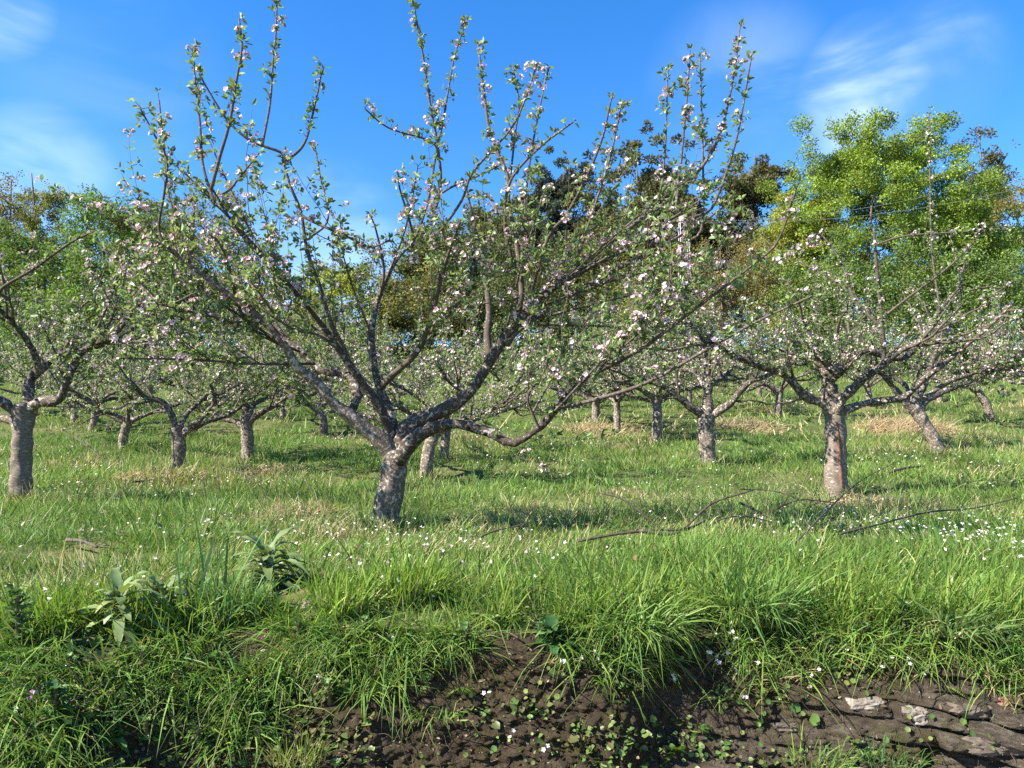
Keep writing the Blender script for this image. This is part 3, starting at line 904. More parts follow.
# ------------------------------------------------------------------ wood beyond the orchard
def forest_tree(name, label, px, top, wpx, Y, cols, seed, kind='broad', leaf=.17, n=7000, dens=1.0, cat='tree', low=.12, trunk_r=.16):
    rg = np.random.default_rng(seed)
    X = (px - 512) / F * Y
    z0 = float(terrain(X, Y)); b = np.array([X, Y, z0])
    zt = P(px, top, Y)[2]; H = max(zt - z0, 1.5); Wd = wpx / F * Y / 2 * (1.2 if kind == 'pine' else 1)
    root = thing(name, b, label, cat, 'woodland trees behind the orchard')
    tk = MB()
    axis = smooth_line([b + [0, 0, -.2], b + np.array([rg.normal(0, .2), 0, H * .4]), b + np.array([rg.normal(0, .3), rg.normal(0, .3), H * .93])], 16)
    tubes(tk, axis, np.linspace(trunk_r, .03, 16), 9, None, .08)
    nl = 26 if kind != 'shrub' else 18
    hs_ = rg.uniform(low, .95, nl)
    st = np.stack([np.interp(hs_ * .9, np.linspace(0, .93, 16) / .93, axis[:, k]) for k in range(3)], 1)
    az = np.arange(nl) * 2.4 + rg.normal(0, .4, nl)
    if kind == 'pine':
        prof = np.clip((1.03 - hs_) * 1.6, .12, 1) ** .7 * np.clip(.35 + hs_ * 1.6, 0, 1); rise = rg.uniform(.0, .35, nl)
    elif kind == 'cone':
        prof = np.clip((1.02 - hs_) * 1.2, .08, 1); rise = rg.uniform(.2, .6, nl)
    else:
        prof = np.sqrt(np.clip(1 - ((hs_ - .45) / .58) ** 2, .06, 1)); rise = rg.uniform(.15, .8, nl)
    L = Wd * prof * rg.uniform(.7, 1.08, nl)
    d = np.stack([np.cos(az), np.sin(az), rise], 1)
    lp = shoots(st, d, L, rg.uniform(0, .25, nl), 7, rg, .05)
    tubes(tk, lp, np.linspace(1, .25, 7)[None] * (trunk_r * .33 * (1.1 - hs_))[:, None], 5)
    # secondary twigs
    k = 190 if kind in ('sparse', 'pine') else 90
    i = rg.integers(0, nl, k); j = rg.integers(2, 7, k)
    tw = shoots(lp[i, j], nrm(d[i] * .6 + rdir(k, rg) * .8 + [0, 0, .35]), rg.uniform(.12, .34, k) * Wd, rg.uniform(0, .3, k), 5, rg, .05)
    tubes(tk, tw, np.linspace(1, .3, 5)[None] * np.full((k, 1), .022), 4)
    if kind == 'sparse':
        k2 = 900
        i = rg.integers(0, k, k2); j = rg.integers(1, 5, k2)
        t2 = shoots(tw[i, j], nrm(rdir(k2, rg) + [0, 0, .5]), rg.uniform(.06, .16, k2) * Wd + .1, rg.uniform(0, .3, k2), 4, rg, .06)
        tubes(tk, t2, np.full((k2, 4), .011), 3)
    tk.build('trunk', M['ftrunk'], root, b)
    # leaf clumps round the ends of limbs and twigs
    ends = np.vstack([lp[:, -1], lp[:, 4], tw[:, -1], tw[:, 3]])
    if kind in ('broad', 'sparse'):
        nc = (260 if Wd < 4.5 else 560) if kind == 'broad' else 60
        u_ = rdir(nc, rg); rr_ = rg.uniform(.5, 1.0, (nc, 1)) ** .6 * (1 + .22 * fbm(u_[:, 0] * 2.2 + seed, u_[:, 1] * 2.2, u_[:, 2] * 2.2, 2))[:, None]
        ends = np.vstack([ends, b + [0, 0, H * .5] + u_ * rr_ * np.array([Wd * .9, Wd * .9, H * .47])])
    if kind == 'pine':
        u_ = rdir(110, rg); rr_ = rg.uniform(.4, 1.0, (110, 1)) ** .6 * (1 + .3 * fbm(u_[:, 0] * 2.5 + seed, u_[:, 1] * 2.5, u_[:, 2] * 2.5, 2))[:, None]
        ends = np.vstack([ends, b + [0, 0, H * .6] + u_ * rr_ * np.array([Wd * .9, Wd * .9, H * .37])])
    ne = len(ends)
    rad = Wd * rg.uniform(.08, .19, ne) * (1 if Wd < 4.5 else .68) * (1 if kind != 'pine' else .95)
    wt = rad ** 2 * rg.uniform(.4, 1.6, ne); ids = rg.choice(ne, int(n * dens), p=wt / wt.sum())
    m = len(ids)
    o = rdir(m, rg) * (rg.random((m, 1)) ** .42)
    o[:, 2] *= .62 if kind != 'cone' else .9
    pp = ends[ids] + o * rad[ids][:, None]
    tone = np.exp(rg.normal(0, .22, ne))[ids][:, None]
    c = pal(cols, m, rg, .15) * tone
    fr = MB()
    if kind == 'pine':
        dd = nrm(rdir(m, rg) + [0, 0, .5] + o * .8)
        flecks(fr, pp, dd, rdir(m, rg), leaf * rg.uniform(.8, 1.6, m), leaf * .66, c)
    else:
        dd = nrm(rdir(m, rg) + o * .7)
        flecks(fr, pp, dd, nrm(rdir(m, rg) * .8 + [0, 0, .7]), leaf * rg.uniform(.7, 1.4, m), leaf * .75, c)
    fr.build('crown', M['forest'], root, b)
    return root


YG = [(.20, .28, .03), (.25, .31, .04), (.17, .25, .035), (.28, .33, .06)]
BG = [(.12, .20, .035), (.15, .23, .045), (.10, .17, .04)]
DG = [(.065, .10, .03), (.09, .125, .04), (.11, .14, .05)]
OB = [(.18, .14, .05), (.23, .18, .065), (.14, .125, .045), (.17, .17, .05)]
PN = [(.065, .072, .03), (.09, .09, .038), (.125, .105, .048), (.05, .062, .03)]
BL = [(.035, .05, .04), (.05, .065, .045), (.06, .065, .045)]
YB = [(.24, .195, .05), (.29, .24, .06), (.19, .18, .045)]
wood = [
    ('oak_tree', 'brownish budding tree at the far left edge of the wood', 0, 168, 90, 46, OB, 'broad', .16, 7000),
    ('oak_tree', 'narrow olive tree with a pointed airy top at far left', 30, 163, 80, 44, OB + BG, 'sparse', .15, 6500),
    ('broadleaf_tree', 'fresh green tree left of the brown thin tree', 98, 184, 120, 42, BG, 'broad', .17, 8000),
    ('broadleaf_tree', 'low round green tree below the airy tree at far left', 40, 228, 120, 38, BG + DG, 'broad', .17, 8000),
    ('birch_tree', 'tall thin brownish tree almost bare, behind the left shoots', 188, 164, 160, 44, OB, 'sparse', .15, 9500),
    ('broadleaf_tree', 'small bluish dark tree in the gap left of centre', 238, 240, 52, 60, BL, 'broad', .2, 3500),
    ('willow_tree', 'yellow-green tree glimpsed through the big apple tree', 335, 262, 110, 40, YB + YG, 'broad', .15, 8000),
    ('pine_tree', 'dark pine behind the middle of the big apple tree', 432, 216, 90, 50, PN + DG, 'pine', .26, 7500),
    ('pine_tree', 'dark pine beside the bluish one near the picture centre', 492, 190, 95, 54, PN, 'pine', .26, 11000),
    ('pine_tree', 'bluish dark pine near the picture centre', 562, 150, 100, 62, BL, 'pine', .3, 13000),
    ('pine_tree', 'tall olive-brown pine right of the picture centre', 642, 122, 125, 52, PN, 'pine', .27, 17000),
    ('broadleaf_tree', 'dark undergrowth tree below the tall olive-brown pine', 600, 236, 150, 46, OB + DG, 'broad', .18, 9000),
    ('pine_tree', 'bluish dark pine low in the gap between two olive pines', 705, 205, 64, 66, BL, 'pine', .3, 5000),
    ('pine_tree', 'round-topped olive pine left of the bright green tree', 758, 138, 92, 54, PN, 'pine', .27, 14000),
    ('willow_shrub', 'brown-yellow budding shrub below the round-topped pine', 728, 240, 130, 42, OB + YB, 'sparse', .13, 7500),
    ('broadleaf_tree', 'yellow-olive tree against the bright green tree on its left', 808, 192, 110, 46, YB + YG, 'broad', .16, 12000),
    ('broadleaf_tree', 'large bright yellow-green tree dominating the right of the wood', 884, 130, 215, 45, YG + YG + BG + BG, 'broad', .17, 44000),
    ('broadleaf_tree', 'bright green tree right of the largest yellow-green one', 962, 158, 140, 44, BG + YG, 'broad', .17, 15000),
    ('pine_tree', 'pine with tufted open top near the right edge', 994, 110, 74, 58, PN, 'pine', .26, 4500),
    ('oak_tree', 'olive budding tree at the right edge of the wood', 1036, 172, 110, 47, YB + OB, 'broad', .16, 8000),
    ('broadleaf_tree', 'dark green tree behind the left tree crown', 120, 262, 140, 36, DG + BG, 'broad', .17, 8500),
    ('broadleaf_tree', 'dark low tree behind the big apple tree at left', 215, 292, 120, 38, OB + BG, 'sparse', .15, 5000),
    ('broadleaf_tree', 'dark low tree right of the yellow-green willow', 420, 282, 150, 40, DG + OB, 'broad', .17, 9000),
    ('broadleaf_tree', 'dark low tree at the picture centre behind the orchard', 520, 268, 150, 42, DG + PN, 'broad', .17, 9000),
    ('broadleaf_tree', 'low green tree under the bright tree at right', 870, 262, 170, 38, BG + DG, 'broad', .16, 9500),
    ('broadleaf_tree', 'low dark green tree at the lower right edge of the wood', 985, 258, 150, 37, DG + BG, 'broad', .16, 9000),
    ('oak_tree', 'brown tree off the left edge of the wood', -70, 180, 130, 44, OB, 'broad', .17, 6000),
    ('broadleaf_tree', 'green tree off the right edge of the wood', 1110, 190, 140, 44, BG, 'broad', .18, 7000),
    ('oak_tree', 'olive-brown tree between the fresh green and the thin brownish trees at left', 148, 200, 120, 50, OB + BG, 'broad', .17, 9000),
    ('broadleaf_tree', 'dark olive tree behind the dark pines left of the picture centre', 470, 232, 170, 60, DG + OB, 'broad', .2, 11000),
    ('oak_tree', 'brown-olive tree filling the gap behind the tall olive-brown pine', 660, 208, 170, 60, OB + PN, 'broad', .2, 12000),
    ('oak_tree', 'brown tree behind the round-topped pine', 775, 222, 150, 59, OB + PN, 'broad', .2, 10000),
    ('broadleaf_tree', 'dark green tree behind the bluish pine near the centre', 570, 214, 150, 64, DG + BL, 'broad', .21, 10000),
    ('broadleaf_shrub', 'olive shrub at the orchard end below the tall pine', 650, 300, 130, 36, OB + BG, 'broad', .14, 6500),
    ('broadleaf_shrub', 'green shrub at the orchard end behind the left tree', 60, 318, 150, 34, BG + DG, 'broad', .14, 6500),
    ('broadleaf_shrub', 'olive shrub at the orchard end left of the big trunk', 300, 322, 140, 35, BG + OB, 'broad', .14, 6500),
]
for i, (nm, lab, px, top, w, Y, cols, kind, lf, n) in enumerate(wood):
    forest_tree(nm, lab, px, top, w, Y, cols, 300 + i, kind, lf * .72, n, 3.3 if kind != 'sparse' else 2.6)

# lattice mast and its cables, glimpsed behind the orchard
mY = 41.0
mX = (688 - 512) / F * mY
mz = float(terrain(mX, mY)); mtop = P(688, 220, mY)[2]
mast = thing('lattice_pylon', (mX, mY, mz), 'slim pale steel lattice pylon between the trees right of centre', 'pylon')
leg_xy = [(-1, -1), (1, -1), (1, 1), (-1, 1)]
for sx, sy in leg_xy:
    q_ = MB(); tubes(q_, np.array([[mX + sx * .42, mY + sy * .42, mz - .2], [mX + sx * .2, mY + sy * .2, mtop]]), np.array([.026, .022]), 5)
    q_.build('leg', M['steel'], mast, (mX, mY, mz))
q_ = MB(); nb_ = 12
for k in range(nb_):
    za, zb = mz + (mtop - mz) * k / nb_, mz + (mtop - mz) * (k + 1) / nb_
    wa, wb = .42 - .22 * k / nb_, .42 - .22 * (k + 1) / nb_
    for f in range(4):
        a, b_ = leg_xy[f], leg_xy[(f + 1) % 4]
        if k % 2: a, b_ = b_, a
        tubes(q_, np.array([[mX + a[0] * wa, mY + a[1] * wa, za], [mX + b_[0] * wb, mY + b_[1] * wb, zb]]), np.array([.012, .012]), 4)
q_.build('bracing', M['steel'], mast, (mX, mY, mz))
q_ = MB()
tubes(q_, np.array([[mX - .9, mY, mtop - .1], [mX + .9, mY, mtop - .1]]), np.array([.04, .04]), 5)
q_.build('crossarm', M['steel'], mast, (mX, mY, mz))
for k, (off, ex, ey) in enumerate(((.85, 1090, 148), (-.85, 1090, 170))):
    a = np.array([mX + off, mY, mtop - .06]); b_ = P(ex, ey, 38)
    t = np.linspace(0, 1, 24)[:, None]
    q_ = MB(); tubes(q_, a * (1 - t) + b_ * t - np.array([0, 0, 1.]) * 1.0 * 4 * t * (1 - t), np.full(24, .006), 4)
    tag(q_.build('overhead_cable', M['steel'], None, tuple(a)), ('upper' if k == 0 else 'lower') + ' thin overhead cable running right from the pylon across the bright tree', 'cable', 'overhead cables')

# ------------------------------------------------------------------ grass
def field(n, y0, y1, power=1.0, margin=1.12, extra=.7):
    """points on the meadow inside the view wedge; even by area when power = 1"""
    y = np.sqrt(R.random(n) * (y1 ** 2 - y0 ** 2) + y0 ** 2)
    x = (R.random(n) * 2 - 1) * (y * .68 * margin + extra)
    return x, y


def straw_mask(x, y):
    m = .03 + .55 * np.clip(fbm(x * .55 + 4, y * .55, oct=4) - .12, 0, 1)
    for (px, py, r, s) in STRAW_SPOTS:
        g = STRAW_XY[(px, py)]
        m = m + s * np.exp(-((x - g[0]) / r) ** 2 - ((y - g[1]) / (r * 1.1)) ** 2)
    return np.clip(m, 0, .95)


CLEAR = []
for _p, _r in (((266, 588), .19), ((266, 600), .16), ((118, 640), .17), ((160, 620), .13), ((552, 640), .10), ((60, 640), .1)):
    _g = G(*_p); CLEAR.append((_g[0], _g[1], _r))
STRAW_SPOTS = [(290, 520, .45, .55), (195, 482, .9, .5), (900, 428, 1.7, .6), (740, 424, 1.4, .5), (590, 424, 1.4, .4), (270, 476, .6, .5), (855, 505, .5, .35),
               (85, 470, .8, .45), (690, 440, .8, .3), (480, 446, 1.2, .3), (340, 540, .3, .45), (620, 492, .4, .35), (960, 440, 1.0, .3)]
STRAW_XY = {(a, b): G(a, b) for a, b, _, _ in STRAW_SPOTS}


def meadow(n, y0, y1, h, w, name):
    x, y = field(n, y0, y1)
    ok = y > edge_y(x) - .02
    x, y = x[ok], y[ok]; n = len(x)
    clump = fbm(x * 2.3, y * 2.3, oct=3)
    big = fbm(x * .45 + 7, y * .45, oct=3)
    keep = R.random(n) < np.clip(np.maximum(.75 + .5 * clump, .8 * (y < edge_y(x) + .6)), .2, 1)
    for cx_, cy_, cr_ in CLEAR:
        keep &= (np.hypot(x - cx_, y - cy_) > cr_) | (R.random(n) < .12)
    x, y, clump, big = x[keep], y[keep], clump[keep], big[keep]; n = len(x)
    z = terrain(x, y) - .01
    hh = h * np.exp(R.normal(0, .38, n)) * np.clip(1 + .55 * clump + .35 * big, .5, 2.0)
    ln = R.normal(0, .42, (n, 2))
    wind = np.stack([fbm(x * 1.3, y * 1.3 + 30, oct=2), fbm(x * 1.3 + 50, y * 1.3, oct=2)], 1) * .45
    d = np.concatenate([ln + wind, np.ones((n, 1))], 1)
    st = R.random(n) < straw_mask(x, y) * .75
    tone = np.exp(.16 * fbm(x * 1.1, y * 1.1 + 3, oct=3))[:, None]
    c = pal(GRASS, n, R, .16) * tone
    yel = np.clip(.4 + .9 * big, 0, 1)[:, None]
    c = c * (1 - .25 * yel) + np.array([.17, .21, .05]) * .25 * yel
    c[st] = pal(STRAW, st.sum(), R, .2)
    mb_ = MB()
    hh[st] *= 1.05
    blades(mb_, np.stack([x, y, z], 1), d, hh, w * np.exp(R.normal(0, .25, n)), R.uniform(.02, .45, n), c, c * [1.15, 1.08, .95])
    return mb_


for (n, y0, y1, h, w, lab) in ((120000, 2.5, 5.2, .095, .004, 'near'), (130000, 5.0, 9.2, .105, .0052, 'mid'), (150000, 9.0, 17, .12, .0082, 'far'), (120000, 16.8, 45, .15, .019, 'farthest')):
    o = meadow(n, y0, y1, h, w, lab).build('meadow_grass', M['grass'])
    tag(o, {'near': 'green meadow grass nearest the bank edge', 'mid': 'meadow grass round the foot of the front tree', 'far': 'meadow grass among the second row of trees',
            'farthest': 'pale far grass rising uphill under the last rows'}[lab], 'grass', kind='stuff')

mb = MB()
for o in [o for o in COL.objects if o.name.startswith('apple_tree')]:
    bx, by, bz = o.location
    if by > 22: continue
    k = 260 if by < 15 else 150
    az = R.uniform(0, 6.283, k); rr = .09 + np.abs(R.normal(0, .13, k))
    x, y = bx + np.cos(az) * rr, by + np.sin(az) * rr
    c = pal(GRASS, k, R, .2); st = R.random(k) < .3; c[st] = pal(STRAW, st.sum(), R, .2)
    blades(mb, np.stack([x, y, terrain(x, y)], 1), np.concatenate([R.normal(0, .45, (k, 2)), np.ones((k, 1))], 1), .19 * np.exp(R.normal(0, .35, k)), np.full(k, .0045 + .0004 * by), R.uniform(.05, .6, k), c)
tag(mb.build('trunk_grass', M['grass']), 'longer uncut grass round the feet of the apple trunks', 'grass', kind='stuff')

# grass along the edge and hanging down the bank
mb = MB()
n = 75000
x = np.where(R.random(n) < .62, R.uniform(-2.7, -.1, n), R.uniform(-.2, 2.9, n)); s = R.random(n) ** 1.3
cover = np.where(x < -1.2, .95, np.where(x < -.2, .95 - .5 * (x + 1.2), .46)) + .22 * fbm(x * 2.2, s * 0, oct=3)
lim = np.clip(cover, .04, 1) * np.where(x < -.3, .72, .40)
patchy = fbm(x * 4, s * 7, oct=3)
ok = (s < lim) & (patchy > np.where(x < -.3, -.15, -.35) + .4 * (s > lim * .6))
x, s = x[ok], s[ok]; n = len(x)
pp, _ = bank_pt(x, s)
d = np.stack([R.normal(0, .75, n), -R.uniform(.1, 1.0, n), R.uniform(.1, 1.5, n)], 1)
hh = .14 * np.exp(R.normal(0, .4, n)); c = pal(GRASS, n, R, .2)
st = R.random(n) < .2; c[st] = pal(STRAW, st.sum(), R, .25) * .7; hh[st] *= .6
blades(mb, pp + [0, .01, 0], d, hh, .0042 * np.exp(R.normal(0, .3, n)), R.uniform(.1, 1.0, n), c, c * [1.15, 1.1, .9])
n = 15000
x = R.uniform(-2.7, 2.9, n); y = edge_y(x) + R.exponential(.16, n)
d = np.stack([R.normal(0, .4, n), -R.uniform(-.1, .7, n), np.ones(n)], 1)
c = pal([(.14, .215, .04), (.18, .245, .05), (.10, .19, .035)], n, R, .15)
ck = fbm(x * 3, y * 3, oct=2) > -.25
blades(mb, np.stack([x, y, terrain(x, y)], 1)[ck], d[ck], (.15 * np.exp(R.normal(0, .38, n)))[ck], (.005 * np.exp(R.normal(0, .3, n)))[ck], R.uniform(.1, .7, n)[ck], c[ck], (c * [1.15, 1.1, .9])[ck])
tag(mb.build('bank_grass', M['grass']), 'grass fringe hanging over the edge and face of the bank', 'grass', kind='stuff')

# small broad leaves, clover and moss-like weeds on the upper bank
mb = MB()
n = 16000
x = np.where(R.random(n) < .55, R.uniform(-2.7, -.1, n), R.uniform(-.2, 2.9, n)); s = R.random(n) ** 1.3 * .6
ok = fbm(x * 3.1 + 3, s * 8, oct=3) > np.where(x < -.3, -.25, np.where(fbm(x * 1.3, s * 0 + 4, oct=2) > .0, .04, .28) + .35 * s)
x, s = x[ok], s[ok]; n = len(x)
pp, _ = bank_pt(x, s)
r_ = nrm(np.stack([R.normal(0, 1, n), -R.uniform(.1, 1.2, n), R.normal(.3, .6, n)], 1))
ll = .017 * np.exp(R.normal(0, .4, n))
leaves(mb, pp + r_ * R.uniform(.004, .03, (n, 1)), r_, nrm(np.stack([R.normal(0, .4, n), -np.full(n, .6), np.ones(n)], 1)), ll, ll * .85, pal([(.05, .11, .025), (.08, .15, .035), (.11, .16, .04), (.12, .10, .04)], n, R, .2), .2, .1)
n = 20000
x, y = field(n, 2.8, 9.0)
ok = (fbm(x * 1.7 + 9, y * 1.7, oct=3) > .05) & (y > edge_y(x)); x, y = x[ok], y[ok]; n = len(x)
r_ = nrm(np.stack([R.normal(0, 1, n), R.normal(0, 1, n), R.uniform(.1, .9, n)], 1)); ll = .022 * np.exp(R.normal(0, .35, n))
leaves(mb, np.stack([x, y, terrain(x, y) + R.uniform(.0, .07, n)], 1), r_, np.tile([0, -.2, 1.], (n, 1)), ll, ll * .7, pal([(.07, .14, .03), (.10, .18, .04), (.15, .17, .05), (.15, .09, .05)], n, R, .2), .2, .15)
tag(mb.build('ground_cover', M['herb']), 'low broad-leaved weeds and clover matted along the bank top', 'weeds', kind='stuff')

# tiny white and pink flowers sprinkled in the meadow
mb = MB()
spots = [(60, 485, 1.2, 70), (150, 492, 1.0, 50), (470, 446, 1.6, 130), (560, 446, 1.5, 90), (400, 560, .35, 40), (470, 565, .3, 25), (870, 530, .4, 90), (945, 545, .3, 80), (900, 520, .5, 60),
         (800, 545, .35, 50), (985, 545, .3, 90), (30, 620, .25, 30), (350, 545, .5, 60), (940, 470, 1.2, 120), (700, 500, 1.5, 90), (250, 540, .7, 60), (1000, 570, .3, 40), (390, 590, .4, 30)]
fx, fy = [], []
for (px, py, r, k) in spots:
    g = G(px, py); fx.append(g[0] + R.normal(0, r, k)); fy.append(g[1] + R.normal(0, r, k))
a, b_ = field(330, 3.0, 16); fx.append(a); fy.append(b_)
x, y = np.concatenate(fx), np.concatenate(fy); ok = y > edge_y(x) + .02; x, y = x[ok], y[ok]; n = len(x)
pp = np.stack([x, y, terrain(x, y) + R.uniform(.05, .17, n)], 1)
ax = nrm(rdir(n) * .6 + [0, -.3, 1]); aa = nrm(np.cross(ax, rdir(n))); bb = np.cross(ax, aa)
c = np.minimum(pal([(.70, .67, .64), (.76, .73, .68), (.66, .58, .60)], n, R, .06), .85); pk = R.random(n) < .14; c[pk] = pal([(.62, .34, .55), (.70, .45, .6)], pk.sum(), R, .1)
for j in range(4):
    o_ = aa * math.cos(j * math.pi / 2) + bb * math.sin(j * math.pi / 2)
    leaves(mb, pp, o_ + ax * .25, ax, .0088 * np.exp(R.normal(0, .3, n)) * np.clip(y / 7, 1, 2), .0076 * np.clip(y / 7, 1, 2), c, .1, 0)
tag(mb.build('meadow_flowers', M['petal']), 'tiny white and pink flowers sprinkled through the meadow grass', 'flowers', kind='stuff')


# dead leaves, crumbs and rootlets on the face of the bank
mb = MB()
n = 5200
x = R.uniform(-2.7, 2.9, n); s = R.random(n) * .62
ok = fbm(x * 2.6 + 20, s * 6, oct=3) > -.15; x, s = x[ok], s[ok]; n = len(x)
pp, _ = bank_pt(x, s)
r_ = nrm(np.stack([R.normal(0, 1, n), -R.uniform(0, .6, n), R.normal(-.2, .8, n)], 1)); ll = .0085 * np.exp(R.normal(0, .5, n))
leaves(mb, pp + [0, -.003, 0], r_, nrm(np.stack([R.normal(0, .5, n), -np.ones(n), R.uniform(0, 1, n)], 1)), ll, ll * R.uniform(.25, .7, n), pal([(.10, .065, .035), (.20, .14, .085), (.06, .04, .022), (.28, .22, .15)], n, R, .25), .4, .4)
n = 420
x = R.uniform(-2.7, 2.9, n); s = R.uniform(.03, .55, n); pp, _ = bank_pt(x, s)
rt = shoots(pp + [0, .01, 0], np.stack([R.normal(0, .5, n), -R.uniform(.15, .6, n), R.normal(-.3, .5, n)], 1), R.uniform(.03, .16, n), -R.uniform(.3, 1.0, n), 7, R, .06)
tubes(mb, rt, np.linspace(1, .4, 7)[None] * R.uniform(.0006, .0016, (n, 1)), 3, pal([(.10, .07, .045), (.20, .15, .10), (.06, .045, .03)], n, R, .2))
tag(mb.build('litter', M['herb']), 'dead leaf bits and fine rootlets on the bare soil of the bank', 'litter', kind='stuff')
mb = MB()
n = 900
x = R.uniform(-2.7, 2.9, n); s = R.uniform(.05, .62, n); pp, _ = bank_pt(x, s)
o8 = np.array([[1, 0, 0], [-1, 0, 0], [0, 1, 0], [0, -1, 0], [0, 0, 1], [0, 0, -1.]])
rr = np.minimum(.0035 * np.exp(R.normal(0, .45, n)), .007)
v = pp[:, None] + [0, .002, 0] + o8[None] * rr[:, None, None] * R.uniform(.5, 1.3, (n, 6, 1))
f8 = np.array([[0, 2, 4], [2, 1, 4], [1, 3, 4], [3, 0, 4], [2, 0, 5], [1, 2, 5], [3, 1, 5], [0, 3, 5]])
mb.add(v, None, np.arange(n)[:, None, None] * 6 + f8, np.repeat(pal([(.06, .042, .027), (.13, .105, .08), (.20, .18, .15)], n, R, .2), 6, 0))
tag(mb.build('soil_crumbs', M['herb'], smooth=False), 'crumbs of soil and stone chips stuck in the bank face', 'soil', kind='stuff')
mb = MB()
for (px, py, r, k, hh_) in ((290, 520, .35, 120, .25), (180, 484, .8, 150, .4), (110, 470, .8, 90, .4), (760, 510, .6, 110, .35), (860, 505, .6, 80, .3), (650, 520, .5, 60, .25), (960, 460, 1.0, 90, .4), (560, 480, .8, 60, .3), (330, 545, .3, 70, .2), (700, 470, .9, 80, .35), (480, 470, .8, 50, .3), (60, 500, .6, 50, .3), (720, 515, .45, 60, .5), (800, 505, .5, 60, .5), (690, 525, .3, 40, .35)):
    g = G(px, py); x = g[0] + R.normal(0, r, k); y = np.maximum(g[1] + R.normal(0, r, k), 3.1)
    p0 = np.stack([x, y, terrain(x, y)], 1)
    st_ = shoots(p0, np.stack([R.normal(0, 1.0, k), R.normal(0, .7, k), R.uniform(.15, 1.1, k)], 1), hh_ * R.uniform(.4, 1.6, k), R.uniform(-.35, .1, k), 7, R, .05)
    tubes(mb, st_, np.linspace(1, .4, 7)[None] * R.uniform(.0012, .0036, (k, 1)), 4, pal([(.05, .037, .028), (.09, .065, .045), (.22, .17, .11)], k, R, .2))
tag(mb.build('dead_stalks', M['herb']), 'tangles of thin brown dead stalks in the meadow grass', 'dead stalks', kind='stuff')

# ------------------------------------------------------------------ single plants
def on_bank(px, py):
    """where the sight line through a pixel meets the bank face or the meadow"""
    d = ray(px, py)
    s_ = np.linspace(0, 1, 900)
    x0 = d[0] / d[1] * 2.8
    for _ in range(4):
        p, _r = bank_pt(np.full(900, x0), s_)
        pz = EYE + d[2] / d[1] * p[:, 1]
        k = np.argmin(np.abs(p[:, 2] - pz))
        x0 = d[0] / d[1] * p[k, 1]
    if k == 0: return G(px, py)
    return p[k]


def tussock(px, py, label, n, h, seed, out=.75, w=.0055, cols=GRASS, sag=(.35, 1.0)):
    rg = np.random.default_rng(seed)
    b = on_bank(px, py)
    root = MB()
    az = rg.uniform(0, 6.283, n); rr = rg.random(n) ** .5 * (.07 + .16 * h)
    p = b + np.stack([np.cos(az) * rr, np.sin(az) * rr, np.zeros(n)], 1)
    tl = rg.uniform(.1, out, n)
    az2 = az + rg.normal(0, .9, n)
    d = np.stack([np.cos(az2) * tl + rg.normal(.1, .25, n), np.sin(az2) * tl + rg.normal(-.05, .2, n), np.ones(n)], 1)
    c = pal(cols, n, rg, .17); st = rg.random(n) < .12; c[st] = pal(STRAW, st.sum(), rg, .15)
    hh = h * rg.uniform(.3, 1.15, n); hh[st] *= .6
    blades(root, p, d, hh, w * rg.uniform(.7, 1.3, n), rg.uniform(*sag, n), c, c * [1.12, 1.08, .9])
    return tag(root.build('grass_tussock', M['grass'], None, tuple(b)), label, 'grass tuft')


TG = [(.10, .19, .035), (.14, .225, .05), (.085, .165, .05), (.17, .24, .06)]
tussock(632, 634, 'big arching grass tussock drooping over the bank edge right of the dock plant', 900, .38, 71, 1.1, w=.0065, cols=TG, sag=(.35, 1.0))
tussock(592, 622, 'smaller loose grass tussock leaning left beside the dock plant', 260, .24, 72, .8, cols=TG)
tussock(752, 624, 'tall blue-green grass tussock, the fullest on the bank top', 900, .42, 73, .75, w=.0065, cols=[(.08, .17, .045), (.11, .20, .05), (.14, .22, .05)], sag=(.25, .9))
tussock(955, 636, 'grass tussock trailing over the bank at the right', 480, .30, 74, .95, cols=[(.09,.16,.04),(.12,.18,.06)])
tussock(820, 765, 'thin grass tuft growing low on the bank face', 150, .16, 75, .7, w=.0035, sag=(.2, .7))
tussock(890, 764, 'dark spiky grass tuft at the very foot of the visible rock', 170, .17, 76, .7, w=.0035, cols=[(.06, .13, .04), (.08, .15, .04)], sag=(.2, .7))
tussock(410, 600, 'bright upright grass patch left of the bare soil', 520, .26, 77, .5, cols=[(.13, .22, .035), (.17, .25, .045)], sag=(.05, .5))
tussock(345, 612, 'bright grass patch beside the upright one, leaning left', 420, .24, 78, .6, cols=[(.13, .22, .035), (.17, .25, .045)], sag=(.1, .7))
tussock(300, 760, 'yellowish grass tuft low on the bank at left', 150, .17, 79, .6, w=.004, cols=[(.18, .24, .06), (.2, .22, .08)], sag=(.1, .6))
tussock(235, 615, 'blue-green grass tussock with straw base between the two foxgloves', 320, .30, 80, .6, w=.007, cols=[(.08, .17, .06), (.10, .18, .07)], sag=(.3, 1.0))
tussock(205, 610, 'few tall stiff blades rising above the foxgloves', 26, .42, 81, .28, w=.010, cols=[(.07, .15, .05)], sag=(.0, .25))
tussock(440, 715, 'drooping grass tuft on the bare soil face', 110, .17, 82, .9, w=.004, sag=(.6, 1.3))


